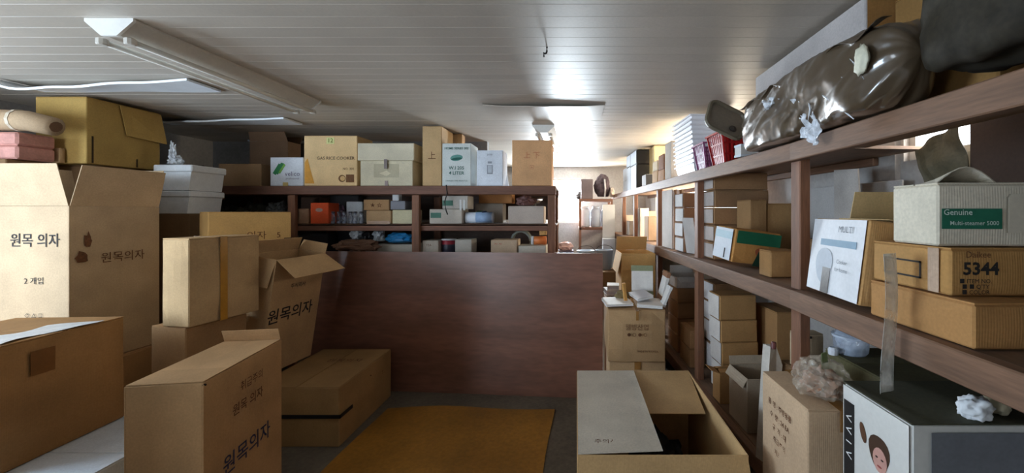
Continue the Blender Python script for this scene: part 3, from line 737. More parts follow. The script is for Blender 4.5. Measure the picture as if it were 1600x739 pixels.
def crumple(name, w, h, amp, seed, loc, rot, mat):
    def fn(u, v):
        q = ridge(Vector((u * 2.4 + seed, v * 2.4, seed)), 3)
        return Vector((amp * q, w * (u - .5) * (1 - .35 * v), -h * v + .02 * math.sin(u * 5 + seed)))
    o = MB().sheet(fn, 22, 22, .0008).build(name, mat, r, smooth=True); o.location = Vector(loc) - Vector(r.location); o.rotation_euler = rot
M_SHINE = M_FILM
M_GLINT = clear((240, 244, 250), .9, .05, 30)
crumple('film_tail', .15, .16, .024, 3, (.856, 1.56, 2.00), (0, -.10, .1), M_GLINT)
crumple('film_tail', .20, .16, .026, 8, (.862, 2.10, 2.06), (0, -.1, -.1), M_FILM)
crumple('film_tail', .14, .09, .02, 13, (.88, 1.80, 2.13), (0, .4, .2), M_GLINT)
for pts in (((1268, 128), (1285, 148), (1312, 168), (1334, 186)), ((1304, 112), (1318, 122), (1346, 136)), ((1328, 92), (1340, 104), (1350, 124)), ((1262, 150), (1266, 170), (1262, 190))):
    P3 = []
    for (qx, qy) in pts:
        yy = .872 * F / (qx - CX); P3.append(Vector((.872, yy, H - (qy - CY) * yy / F)) - Vector(r.location))
    n_ = len(P3); MB().tube(P3, [.0015] + [.004] * (n_ - 2) + [.0015], 6).build('film_fold', M_GLINT, r, smooth=True)
def ruffle(u, v):
    y = 1.20 + .98 * u
    return Vector((.925 - .055 * v + .008 * noise.noise(Vector((y * 14, v * 3, 0))), y, 2.15 + .03 * noise.noise(Vector((y * 9, v, 5))) - .03 * v))
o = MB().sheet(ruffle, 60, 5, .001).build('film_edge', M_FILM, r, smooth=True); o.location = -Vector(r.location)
o = MB().blob((0, 0, 0), (.012, .03, .045), .3, 2.5, 24, 3, False).build('pale_label', plain((206, 202, 180), .6, .1, 20, kind='paper'), r, smooth=True); o.location = Vector((.862, 1.235, 2.03)) - Vector(r.location)
o = MB().sheet(lambda u, v: bfn(.95, .10, .62, 1.12, .99, 2.06)(u, v), 40, 30).build('dark_bundle', plain((46, 40, 28), .85, .4, 8, kind='dark_fabric'), smooth=True); tag(o, 'dark olive cloth bundle on the top shelf at the upper right corner', 'bundle')
slab('white_packet', 'small white packet at the far end of the plastic bundle', 'packet', (.95, 2.36, ZT + .004), (.10, .07, .07), (0, 0, .1), plain((224, 228, 234), .4, .04, 9, kind='white_plastic'))

# baskets, tray
M_WPL = plain((232, 232, 236), .35, .03, 12, kind='white_plastic'); M_MAG = plain((150, 84, 124), .45, .06, 12, kind='magenta_plastic'); M_RED = plain((176, 30, 30), .4, .06, 12, kind='red_plastic')
def basket_mesh(w, d, h, mat, rim_only=False, taper=.03, name='basket_shell', lattice=False):
    mb = MB(); t = .004
    A = [(0, 0), (w, 0), (w, d), (0, d)]
    B = [(taper, taper), (w - taper, taper), (w - taper, d - taper), (taper, d - taper)]
    for i in range(4):
        j = (i + 1) % 4
        a, b_, c, e = Vector((*B[i], 0)), Vector((*B[j], 0)), Vector((*A[j], h)), Vector((*A[i], h))
        mid = Vector((w / 2, d / 2, h / 2))
        n = ((b_ - a).cross(e - a)).normalized() * t
        if n.dot(mid - a) < 0: n = -n
        if not lattice: mb.prism([a, b_, c, e], n)
        else:
            for k in range(9):
                f = k / 8; p0 = a.lerp(b_, f); p1 = e.lerp(c, f); dx = (b_ - a).normalized() * .006
                mb.prism([p0 - dx, p0 + dx, p1 + dx, p1 - dx], n)
            for k in range(4):
                f = k / 3; p0 = a.lerp(e, f); p1 = b_.lerp(c, f); dz = (e - a).normalized() * .006
                mb.prism([p0 - dz, p1 - dz, p1 + dz, p0 + dz], n)
    mb.prism([Vector((*p, 0)) for p in B], (0, 0, t))
    return mb
def basket(label, loc, rot, w, d, h, mat, group=None, lattice=False, taper=.03):
    r = empty('plastic_basket', loc, label, 'basket', group, rot)
    basket_mesh(w, d, h, mat, lattice=lattice, taper=taper).build('shell', mat, r)
    rm = MB(); e = .012
    rm.box(-e, w + e, -e, 0, h - .008, h + .004).box(-e, w + e, d, d + e, h - .008, h + .004).box(-e, 0, 0, d, h - .008, h + .004).box(w, w + e, 0, d, h - .008, h + .004)
    rm.build('rim', mat, r)
    return r
ORD = ('lowest', 'second', 'third', 'fourth', 'fifth', 'sixth', 'seventh', 'eighth', 'ninth', 'tenth', 'topmost')
bk0 = basket('lowest white basket of the nested stack on the top shelf', (1.02, 3.56, zt), (0, 0, 0), .34, .46, .085, M_WPL, 'nested white baskets', taper=.022)
for k in range(1, 11):
    q = copy_tree(bk0); q['label'] = '%s white basket from the bottom of the nested stack on the top shelf' % ORD[k]; q.location = (1.02 + .002 * math.sin(k * 2.1) - .002 * k, 3.56 + .004 * math.sin(k), zt + k * .038)
r = basket('magenta lattice basket standing against the nested white baskets', (1.005, 3.22, zt), (0, 0, 0), .28, .23, .20, M_MAG, lattice=True, taper=.03)
r = basket('red plastic lattice basket on the top shelf near the plastic bundle', (1.0, 2.80, zt), (0, 0, 0), .26, .26, .22, M_RED, lattice=True, taper=.035)
basket('red inner basket nested in the red lattice basket', (1.032, 2.832, zt + .012), (0, 0, 0), .196, .196, .185, plain((150, 24, 26), .4, .06, 12, kind='red_plastic'), taper=.028)
r = empty('plastic_tray', (.80, 2.56, zt + .232), 'grey rounded tray tilted on top of the red basket', 'tray', None, (math.radians(68), math.radians(24), math.radians(6)))
def rr_(w, d, rad, z, n=5):
    o = []
    for cx, cy, a0 in ((w - rad, rad, -90), (w - rad, d - rad, 0), (rad, d - rad, 90), (rad, rad, 180)):
        for k in range(n): a = math.radians(a0 + 90 * k / (n - 1)); o.append((cx + rad * math.cos(a), cy + rad * math.sin(a), z))
    return o
MB().prism(rr_(.25, .21, .05, 0), (0, 0, .012)).build('tray_base', plain((128, 118, 104), .55, .1, 10, kind='grey_plastic'), r)
rim = MB(); pts = rr_(.25, .21, .05, .014); rim.tube(pts + [pts[0], pts[1]], .014, 6); rim.build('tray_rim', plain((116, 106, 88), .5, .1, 10, kind='grey_plastic'), r)
o = MB().blob((0, 0, 0), (.025, .02, .012), .2, 2, 1, 2).build('handle', plain((60, 52, 44), .6, .1, 10, kind='dark_metal'), r); o.location = (.18, .06, .02)

# ------------------------------------------------------------------ RIGHT RACK, top shelf far
T = dict(zb=zt, th=0)
carton('grey brown carton on the top shelf beyond the white baskets', 1048, X=1.02, yt=220, pr=1073, d=.2, col=GREYC, tape=False, **T)
b = carton('small brown carton on the top shelf, lower of two before the cream carton', 1037, X=1.02, yt=264, w=.20, d=.22, col=(170, 130, 96), tape=False, **T)
carton('small reddish brown carton, upper of two before the cream carton', 1037, X=1.02, yt=240, zb=zt + b.h + .003, th=0, w=.20, d=.2, col=(140, 98, 72), tape=False)
b = carton('little tan carton on the top shelf left of the small brown pair', 1027, X=1.02, yt=266, w=.18, d=.22, col=TAN, tape=False, **T)
carton('tan carton on the little tan carton before the cream carton', 1027, X=1.02, yt=250, zb=zt + b.h + .003, th=0, w=.17, d=.2, col=PALE, tape=False)
carton('tall cream carton on the top shelf beside the black cartons', 1022, X=1.16, yt=211, w=.36, d=.25, col=(220, 204, 156), tape=False, **T)
BLK = plain((40, 40, 44), .5, .1, 9, kind='black_card')
def black_box(label, px, X, yt, zb, w, d):
    b = carton(label, px, X=X, yt=yt, zb=zb, th=0, w=w, d=d, mat=BLK, tape=False, group='black cartons on the top shelf')
    b.patch('L', .5, .5, d * .97, b.h * .95, plain((188, 196, 208), .6, .05, 9, kind='pale_print'), 'pale_side', off=.006)
    return b
b = black_box('lower big black carton on the top shelf with a pale side', 995, 1.02, 256, zt, .28, .40)
black_box('upper big black carton near the ceiling with a pale side', 995, 1.02, 219, zt + b.h + .004, .28, .40)
b = carton('small white carton with a black end before the big black cartons', 1010, X=1.02, yt=272, w=.12, d=.24, col=(206, 208, 212), tape=False, **T)
b.patch('R', .5, .5, .135, b.h * .95, BLK, 'black_end', off=.006)
b = black_box('lower narrow black carton left of the big black ones', 985.5, 1.02, 260, zt, .14, .3)
black_box('upper narrow black carton left of the big black ones', 985.5, 1.02, 232, zt + b.h + .004, .14, .3)
b = carton('pale carton on the top shelf, lower of the farthest pair', 979, X=1.02, yt=282, w=.2, d=.3, col=COOLW, tape=False, **T)
carton('pale carton, upper of the farthest pair on the top shelf', 979, X=1.02, yt=262, zb=zt + b.h + .003, th=0, w=.2, d=.3, col=COOLW, tape=False)

# ------------------------------------------------------------------ RIGHT RACK, middle shelf far bays
zm = ZM + .003
z = zm
for k in range(5):
    nm = ('bottom', 'second lowest', 'middle', 'second highest', 'top')[k]
    b = carton('%s flat brown carton of the stack behind the green-banded carton' % nm, 1116 + (k % 2), X=1.07, zb=z, h=.122, th=0, w=.40 if k > 2 else .30, d=.24, col=(150, 116, 84) if k % 2 else (158, 120, 84), tape=False, group='flat cartons stacked on the middle shelf')
    b.patch('L', .5, .5, .22, .10, card((196, 184, 176)), 'pale_end', off=.006)  # light on the aisle end, painted as a paler panel
    z += b.h + .005
carton('upright brown carton right of the flat carton stack', 1172, X=1.22, zb=zm, yt=312, th=3, w=.12, d=.18, col=(150, 116, 78), tape=False)
carton('wide upright brown carton beside the rack post on the middle shelf', 1199, X=1.35, zb=zm, yt=318, th=-2, w=.20, d=.08, col=(158, 122, 80), tape=False)
carton('low brown carton on the middle shelf against the near rack post', 1204, X=1.04, zb=zm, yt=392, th=0, w=.15, d=.12, col=(160, 120, 76), tape=False)
b = carton('orange carton with a green band slumped on the middle shelf edge', 1143, Y=2.46, zb=zm + .045, yt=357, th=10, w=.30, d=.22, col=(198, 142, 80), tilt=(4, 7), tape=False, flaps=False, bulge=.012)
b.patch('L', .5, .5, .20, b.h * .95, plain((214, 218, 222), .5, .06, 9, kind='white_print'), 'white_side', off=.012)
b.patch('L', .5, .78, .20, .045, plain((186, 208, 214), .5, .06, 9, kind='ink'), 'pale_band', off=.0135)
b.patch('R', .50, .78, .29, .075, plain((30, 104, 74), .55, .08, 9, kind='green_ink'), 'green_band', off=.014)
b.patch('R', .62, .36, 0, 0, plain((176, 92, 58), .6, .1, 9, kind='red_ink'), 'red_print', pts=ell(0, 0, .05, .035, wob=.1), off=.014)
b.patch('R', .55, .18, 0, 0, plain((26, 60, 44), .6, .1, 9, kind='green_ink'), 'dark_green_print', pts=[(-.04, -.045), (.02, -.045), (.045, .05), (-.005, .05)], off=.0155)
b.patch('L', .66, .22, .012, .06, M_INK, 'ink_mark', off=.0135)
# grey cardboard sheet behind
o = MB().box(0, .012, 0, .9, 0, .50, .002).build('grey_card_sheet', card((164, 160, 156))); o.location = (1.575, 1.98, zm); tag(o, 'grey cardboard sheet against the wall above the upright cartons', 'card')
o = MB().prism([(0, 0, 0), (.012, .05, .36), (.012, .22, .37), (0, .2, 0)], (.008, 0, 0)).build('grey_card_strip', card((176, 168, 160))); o.location = (1.40, 2.0, zm + .20); tag(o, 'narrow pale card strip standing behind the near rack post', 'card')
carton('brown carton on the middle shelf holding the narrow card strip', 1290, X=1.30, zb=zm, h=.195, th=0, w=.26, d=.2, col=DKR, tape=False)
# next bay: folded cartons
for k in range(6):
    o = MB(); hgt = .56 - .03 * k * (k % 2); dd = .34
    for s in (0, 1): o.box(0 + .012 * s, .009 + .012 * s, 0, dd, 0, hgt - .012 * s, .001)
    q = o.build('folded_carton', card(((198, 190, 182), (186, 170, 150), (204, 200, 198))[k % 3])); q.location = (1.02 + .028 * k, 4.36 + .03 * (k % 2), zm)
    tag(q, 'folded pale carton in the row standing on the middle shelf, %s from the aisle' % ('first', 'second', 'third', 'fourth', 'fifth', 'sixth')[k], 'folded carton', 'folded cartons on the middle shelf')
z = zm
for k in range(4):
    b = carton('%s carton of the pale-sided brown stack beyond the second rack post' % ('bottom', 'second', 'third', 'top')[k], 1069 - (k % 2), X=1.02 + .008 * k, zb=z, h=.125, th=0, w=.26, d=.24, col=(142, 104, 76), tape=False, group='pale-sided cartons on the middle shelf')
    b.patch('L', .5, .5, .22, .11, card((206, 204, 202)), 'pale_side', off=.006); z += b.h + .004  # aisle-side light put into the colour of this panel
o = MB().box(0, .006, 0, .16, 0, .30, .001).build('bent_card', card((206, 200, 194))); o.location = (1.075, 3.62, zm + .12); o.rotation_euler = (0, -.15, .25); tag(o, 'bent pale card standing beside the second rack post', 'card')
o.location.z = zm + .001
# third and fourth bays, in strong window light
for (px, X, yt, w, d, col, lab) in ((1013, 1.06, 338, .16, .22, (196, 168, 140), 'pale tan carton on the middle shelf just before the third rack post'),
                                    (1000, 1.065, 325, .12, .24, (222, 216, 206), 'tall white carton on the middle shelf beyond the third rack post'),
                                    (1004.5, 1.20, 330, .2, .25, (200, 170, 130), 'tall tan carton beside the tall white carton'),
                                    (983, 1.065, 345, .16, .2, (200, 196, 190), 'leaning pale carton far down the middle shelf'),
                                    (978, 1.065, 336, .14, .14, (190, 176, 160), 'small far carton at the end of the middle shelf')):
    carton(lab, px, X=X, zb=zm, yt=yt, th=0, w=w, d=d, col=col, tape=False)
o = MB().prism([(0, 0, 0), (.22, 0, 0), (.20, 0, .012), (.05, 0, .36), (.02, 0, .36)], (0, .012, 0)).build('bent_card', card((214, 206, 198))); o.location = (1.07, 7.28, zm); tag(o, 'torn white card leaning on the far middle shelf', 'card')

# ------------------------------------------------------------------ RIGHT RACK, low shelf
zl = ZL + .003
z = zl
for k, hh in enumerate((.20, .155, .15, .17)):
    b = carton('%s brown carton of the front stack on the low shelf' % ('bottom', 'second', 'third', 'top')[k], 1130 - k, Y=3.02, zb=z, h=hh, th=0, w=.26, d=.20, col=(182, 138, 88), tape=False, group='front stack on the low shelf')
    b.patch('L', .5, .5, .19, hh * .95, card((212, 204, 196)), 'pale_side', off=.006)  # bright aisle face: window light painted on as pale card
    b.root.location.x = 1.085 - .008 * k; z += hh + .004
z = zl
for k, hh in enumerate((.22, .17, .15, .15)):
    b = carton('%s carton of the white-ended stack behind the front stack' % ('bottom', 'second', 'third', 'top')[k], 1117, Y=3.47, zb=z, h=hh, th=0, w=.3, d=.26, col=(150, 112, 78), tape=False, group='white-ended stack on the low shelf')
    b.patch('L', .5, .5, .22, hh * .92, card((208, 200, 196)), 'white_end', off=.006)  # end facing the aisle painted white for the light on it
    b.root.location.x = 1.17 + .006 * (k % 2); z += hh + .004
b = carton('small brown carton with a white flap at the foot of the front stack', 1112, Y=2.86, zb=zl, h=.20, th=0, w=.13, d=.12, col=(176, 132, 84), opened=[('L', 70, .06, .005), ('F', -80, .05, .005), ('B', -80, .05, .005)])
b.root.location.x = .995 + .01
z = zl
for k, hh in enumerate((.16, .14, .14, .12)):
    carton('%s tan carton of the low shelf stack beyond the second post' % ('bottom', 'second', 'third', 'top')[k], 1059, Y=4.15, zb=z, h=hh, th=0, w=.28, d=.3, col=(168, 128, 90), tape=False, group='tan stack on the low shelf').root.location.x = 1.03
    z += hh + .004
for k in range(2):
    carton('%s of two tan cartons before the second rack post on the low shelf' % ('lower', 'upper')[k], 1062, Y=3.66, zb=zl + k * .154, h=.15, th=0, w=.12, d=.26, col=(176, 134, 92), tape=False).root.location.x = 1.02
r = carton('open carton with white rim on the tan low shelf stack', 1052, Y=4.2, zb=z, h=.10, th=0, w=.24, d=.24, col=(210, 200, 190), opened=[('L', 75, .08, .01), ('F', 120, .08, .01), ('B', 20, .08, .01), ('R', 40, .06, .01)]); r.root.location.x = 1.035
b = carton('dark open carton with pale rim on the low shelf rail', 1150, Y=2.42, zb=zl, h=.31, th=0, w=.24, d=.24, col=(178, 160, 138), opened=[('L', 150, .06, .0), ('B', 15, .05, .0)]); b.root.location.x = 1.012
b = carton('pale upright carton standing behind the near rack post low down', 1206, Y=2.06, zb=zl + .485, yt=521, th=0, w=.13, d=.08, col=(190, 168, 138), tape=False); b.root.location.x = 1.12
b.patch('R', .4, .92, .03, .012, M_INK, 'hand_slot')
carton('brown low shelf carton carrying the pale upright carton', 1200, Y=1.96, zb=zl, h=.48, th=0, w=.40, d=.24, col=DKR, tape=False).root.location.x = 1.115
carton('wide brown carton on the low shelf behind the near post', 1215, Y=2.86, zb=zl, yt=482, th=0, w=.2, d=.30, col=(156, 116, 74), tape=False).root.location.x = 1.40
r = empty('squeeze_bottle', (.99, 2.15, ZL + .004), 'white squeezed carton pouch leaning beside the pale upright carton', 'pouch', None, (0, math.radians(6), .3))
MB().prism([(-.04, -.03, 0), (.04, -.03, 0), (.05, -.02, .48), (.02, -.0, .57), (-.02, 0, .57), (-.04, -.02, .48)], (0, .05, 0)).build('pouch', plain((208, 200, 188), .5, .1, 9, kind='pouch_film'), r)
MB().tube([(-.045, -.034, .42), (.05, -.034, .36)], .003, 5).build('cord', M_DARK, r)
MB().lathe([(.014, .56), (.014, .59), (.01, .595)], 10).build('cap', plain((120, 70, 66), .4, .1, 9, kind='cap'), r)
# stack of white cartons, low far
z = zl
for k in range(3):
    carton('%s of the white cartons on the far low shelf' % ('lowest', 'middle', 'topmost')[k], 992, X=1.07, zb=z, h=.27, th=0, w=.3, d=.7, col=COOLW, tape=False, group='white cartons on the far low shelf'); z += .274

# ------------------------------------------------------------------ BACK RACK
YB0 = 3.91
def bc(label, pl, px, yt, zb, d=.26, Y=YB0, col=TAN, **k):
    """carton on the back rack seen square-on between two picture columns"""
    k.setdefault('tape', False)
    return carton(label, px, yt=yt, Y=Y, zb=zb, th=90, pl=pl, w=d, col=col, **k)
# faces: L is the front (towards the camera) for these
zt = ZBT + .003
bc('plain brown carton at the left end of the back rack top', 341, 408, 256, zt, .3, Y=3.95, col=(170, 136, 100))
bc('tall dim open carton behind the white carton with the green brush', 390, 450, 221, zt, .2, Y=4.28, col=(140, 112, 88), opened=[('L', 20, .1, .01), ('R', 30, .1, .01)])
b = bc('white carton with a green brush stroke on the back rack top', 422, 474, 246, zt, .22, col=(228, 232, 238), jit=.001)
MG = plain((28, 118, 62), .6, .1, 30, kind='green_ink'); ML = plain((120, 176, 70), .6, .1, 30, kind='green_ink')
for k, (dx, l, m) in enumerate(((-.03, .11, MG), (-.012, .13, MG), (.006, .12, MG), (.022, .10, ML))):
    a = math.radians(58); c_, s_ = math.cos(a), math.sin(a); t = .010
    b.patch('L', .30, .60, 0, 0, m, 'brush_stroke', pts=[(dx - c_ * l / 2 - s_ * t, -s_ * l / 2 + c_ * t), (dx - c_ * l / 2 + s_ * t, -s_ * l / 2 - c_ * t), (dx + c_ * l / 2 + s_ * t, s_ * l / 2 - c_ * t), (dx + c_ * l / 2 - s_ * t, s_ * l / 2 + c_ * t)], off=.004 + .0004 * k)
b.text('velico', 'L', .68, .42, .062, plain((120, 112, 140), .7, .05, 20, kind='ink'), 0); b.text('professional', 'L', .68, .26, .026, plain((140, 134, 150), .7, .05, 20, kind='ink'), 0)
b.patch('L', .47, .06, .05, .035, plain((206, 180, 110), .5, .05, 20, kind='packing_tape'), 'tape_patch', off=.004)
b = bc('golden rice cooker carton on the back rack top', 475, 558, 212, zt, .3, col=(226, 192, 142), jit=.001)
b.text('GAS RICE COOKER', 'L', .60, .55, .042, plain((92, 66, 44), .7, .05, 20, kind='ink'), .012)
b.text('12', 'L', .50, .90, .055, plain((110, 120, 30), .7, .05, 20, kind='ink'), .01); b.text('NO. 302', 'L', .84, .34, .03, M_INKR, 0)
b.patch('L', .50, .90, .075, .06, plain((226, 222, 150), .6, .05, 20, kind='sticker'), 'yellow_sticker', off=.003)
b.patch('L', .87, .15, .075, .075, plain((120, 78, 40), .7, .25, 40, kind='ink'), 'printed_square', off=.004)
b.patch('L', .72, .15, 0, 0, plain((120, 78, 40), .7, .1, 40, kind='ink'), 'printed_ring', pts=ell(0, 0, .034, .034), off=.004)
b.patch('L', .72, .15, 0, 0, plain((220, 178, 118), .7, .1, 40, kind='ink'), 'printed_ring', pts=ell(.006, 0, .024, .024), off=.005)
b.patch('L', .08, .30, .055, .26, plain((222, 158, 62), .7, .1, 10, kind='ink'), 'orange_print', pts=[(-.03, -.12), (.06, -.12), (.02, .02), (-.005, .12), (-.03, .08)], off=.003)
b = bc('cream two-tier carton with an overhanging lid on the back rack top', 563, 645, 251, zt, .32, col=(216, 206, 178), flaps=False, jit=.001)
MB().box(-.012, b.w + .01, -.016, b.d + .02, .0, .165, .004).build('lid', card((218, 208, 182)), b.root, loc=(0, 0, b.h))
b.patch('L', .5, .86, .03, .09, plain((120, 104, 96), .4, .1, 10, kind='packing_tape'), 'tape', off=.02); b.patch('L', .5, .08, .03, .06, plain((150, 130, 124), .4, .1, 10, kind='packing_tape'), 'tape', off=.005)
b.patch('L', .5, .6, .24, .13, card((206, 196, 166)), 'faint_print', off=.003)
bc('tall narrow tan carton on the back rack top', 660, 690, 197, zt, .36, col=(206, 172, 126), flaps=False).text('上', 'L', .5, .5, .08, M_INKR, 0)
bc('brown carton behind the white carton with green lettering', 694, 722, 206, zt, .12, Y=4.32, col=(190, 152, 108))
b = bc('white carton with green oval emblem and lettering on the back rack top', 691, 736, 224, zt, .28, col=(226, 232, 228), jit=.001)
MGT = plain((36, 96, 84), .7, .08, 30, kind='green_ink')
b.text('HOME SERIES 302', 'L', .5, .88, .030, MGT, .01); b.text('W.I 205', 'L', .5, .42, .045, MGT, .012); b.text('4 LITER', 'L', .5, .30, .045, MGT, .012)
b.patch('L', .5, .66, 0, 0, plain((96, 150, 140), .7, .08, 30, kind='green_ink'), 'emblem', pts=ell(0, 0, .06, .03, a=.12), off=.004)
b.patch('L', .5, .635, 0, 0, MGT, 'emblem', pts=ell(0, 0, .052, .012, a=.12), off=.005); b.text('vela', 'L', .5, .70, .04, MGT, .01)
b.text('STAINLESS STEEL PRODUCTS', 'L', .5, .12, .016, MGT, 0)
b = bc('white carton with a small grey pot picture on the back rack top', 745, 786, 235, zt, .24, col=(226, 232, 240), jit=.001)
MK = plain((150, 156, 164), .6, .08, 30, kind='ink')
b.patch('L', .5, .46, .055, .085, MK, 'printed_pot', off=.004); b.patch('L', .5, .66, .04, .02, MK, 'printed_pot_lid', off=.004)
b.patch('L', .5, .47, .038, .07, plain((196, 202, 210), .6, .08, 30, kind='ink'), 'printed_pot', off=.005); b.text('JJ-300', 'L', .5, .88, .022, MK, 0)
b = bc('tan carton at the right end of the back rack top', 800, 862, 219, zt, .34, col=(214, 166, 120)); b.text('上 下', 'L', .5, .66, .07, plain((190, 120, 84), .7, .1, 20, kind='ink'), 0); b.text('▣', 'L', .5, .4, .05, plain((190, 130, 94), .7, .1, 20, kind='ink'), 0)
M_CRATE = plain((150, 96, 100), .5, .1, 10, kind='pink_plastic')
basket('dusty pink crate behind the white carton with the pot picture', (W(742, 300, 4.26).x, 4.22, zt), (0, 0, 0), .29, .24, .34, M_CRATE, lattice=True)
r = empty('glass_bottle', (W(739, 300, 4.22).x - .02, 4.24, zt), 'dark bottle with a bright cap behind the white cartons', 'bottle')
MB().lathe([(.03, 0), (.032, .25), (.014, .32), (.012, .39)], 12).build('bottle', plain((44, 36, 34), .2, .1, 9, kind='dark_glass'), r, smooth=True)
MB().lathe([(.015, .39), (.016, .42), (.012, .425)], 12).build('cap', plain((226, 214, 200), .3, .04, 9, kind='cap'), r)
o = MB().prism([(0, 0, 0), (.035, 0, 0), (.02, 0, .12)], (0, .02, 0)).build('white_wedge', M_WPL); o.location = (W(789, 285, YB0).x, YB0, zt); tag(o, 'small white plastic wedge left of the tan end carton', 'wedge')
o = MB().blob((0, 0, .1), (.15, .12, .12), .4, 2, 3, 3).build('dark_bag', plain((44, 42, 42), .45, .2, 12, kind='dark_plastic')); o.location = (W(318, 292, 4.1).x - .02, 4.12, zt - .012 + .0); tag(o, 'dark shiny bag at the left end of the back rack top', 'bag')
o = MB().tube([(0, 0, 0), (.01, -.004, -.08), (-.012, -.006, -.16), (.0, -.004, -.24), (.015, -.004, -.28)], .006, 6).build('cord', M_DARK); o.location = (W(700, 290, YB0).x, 3.855, ZBT + .01); tag(o, 'dark cord hanging over the top rail of the back rack', 'cord')
# middle level
zm = ZBM + .003
bc('small brown carton at the left end of the back rack middle level', 465, 482, 326, zm, .18, col=(150, 116, 90))
b = bc('bright orange carton on the back rack middle level', 485, 513, 317, zm, .18, col=(226, 92, 52), jit=.001); b.patch('L', .5, .66, 0, 0, plain((186, 150, 136), .6, .1, 20, kind='ink'), 'emblem', pts=ell(0, 0, .035, .018), off=.004)
for k, px in enumerate((520, 528, 538, 546, 555, 563)):
    r = empty('glass_jar', (W(px, 350, 3.97).x, 3.97 + .02 * (k % 2), zm), '%s clear glass jar from the orange carton, in the row before the tan carton' % ORD[k].replace('lowest', 'first'), 'jar', 'clear jars on the middle level')
    MB().lathe([(.02, 0), (.023, .005), (.023, .07), (.016, .085), (.016, .10)], 10).build('jar', clear((150, 158, 176), .6, .08, 20), r, smooth=True)
    MB().lathe([(.018, .10), (.018, .115), (.015, .117)], 10).build('lid', plain((70, 70, 80), .35, .1, 9, kind='jar_lid'), r)
b = bc('white flat carton lying behind the clear jars', 541, 566, 315, zm, .14, Y=4.12, col=(222, 228, 232))
o = MB().blob((0, 0, .09), (.075, .06, .1), .35, 2.5, 9, 3).build('purple_packet', clear((170, 140, 170), .8, .12, 24)); o.location = (W(527, 340, 4.14).x, 4.16, zm); tag(o, 'purple shiny packet behind the jars beside the orange carton', 'packet')
b = bc('tan carton on the back rack middle level right of the jars', 572, 611, 329, zm, .24, col=(196, 162, 122)); b.patch('L', .5, .08, .22, .03, M_TAPE, 'tape', off=.004)
b2 = bc('tan carton with dark print on top of the tan carton beside the jars', 568, 608, 312, zm + b.h + .003, .22, col=(190, 152, 110)); b2.text('★ ☆', 'L', .5, .45, .05, M_INKR, .01)
b = bc('cream carton left of the middle post on the back rack', 613, 646, 328, zm, .22, col=(222, 214, 178))
b2 = bc('grey carton on top of the cream carton beside the post', 610, 633, 314, zm + b.h + .003, .18, col=(150, 152, 160))
bc('white cube carton high on the grey carton beside the post', 613, 623, 302, zm + b.h + b2.h + .006, .07, col=(236, 238, 240))
ML_ = plain((70, 116, 98), .6, .08, 20, kind='green_ink')
b = bc('pale carton with a green label on the middle level right of the post', 671, 722, 327, zm, .24, col=(192, 184, 172)); b.patch('L', .2, .58, .10, .05, ML_, 'green_label', off=.004)
b2 = bc('upper pale carton with a green label under the hanging cord', 691, 731, 306, zm + b.h + .003, .22, col=(186, 180, 170)); b2.patch('L', .22, .45, .10, .05, ML_, 'green_label', off=.004)
for k in range(2): b2.patch('L', .72 + .14 * k, .3, .02, .1, plain((214, 214, 210), .6, .05, 20, kind='ink'), 'pale_bar', off=.004)
r = empty('paper_roll', (W(728, 350, 3.98).x, 4.0, zm), 'white wrapped roll lying on the middle level of the back rack', 'roll')
MB().tube([(0, 0, .056), (.262, 0, .056)], .055, 18).build('roll', plain((224, 230, 240), .4, .04, 9, kind='roll_film'), r, smooth=True)
MB().tube([(.10, -.004, .058), (.255, -.004, .058)], .0545, 18).build('blue_band', plain((150, 176, 210), .4, .1, 20, kind='roll_print'), r, smooth=True)
MB().blob((.18, .0, .10), (.05, .03, .02), .5, 3, 2, 2).build('dark_print', plain((50, 52, 80), .4, .1, 20, kind='roll_print'), r)
bc('grey tan carton on the middle level near the right end post', 794, 850, 322, zm, .24, col=(190, 176, 164))
b = bc('pale carton at the back of the middle level above the roll', 742, 786, 318, zm, .18, Y=4.24, col=(176, 168, 156)); b.patch('L', .25, .5, .1, .05, ML_, 'green_label', off=.004)
bc('orange brown carton behind the roll under the top shelf', 748, 800, 300, zm + b.h + .003, .2, Y=4.22, col=(184, 128, 78))
o = MB().blob((0, 0, .05), (.09, .07, .055), .4, 2.6, 6, 3).build('brown_bundle', plain((112, 78, 72), .7, .2, 12, kind='brown_cloth')); o.location = (W(822, 322, 4.0).x, 4.0, zm + .165); tag(o, 'brown cloth bundle on the grey tan carton near the right end', 'bundle')
r = empty('metal_strip', (W(830, 305, 4.1).x, 4.30, zm), 'bright metal pan behind the brown bundle under the top shelf', 'pan')
MB().lathe([(.08, .20), (.11, .26), (.114, .262), (.085, .205)], 18).build('pan', plain((220, 224, 232), .2, .05, 9, 1.0, kind='bright_metal'), r, smooth=True)
MB().lathe([(.03, 0), (.03, .2)], 10).build('stand', M_DARK, r)
bc('dim brown carton at the back of the middle level left', 470, 500, 308, zm, .18, Y=4.22, col=(110, 88, 76)); bc('dim grey carton at the back of the middle level beside the jars', 515, 560, 305, zm, .1, Y=4.38, col=(86, 84, 86))
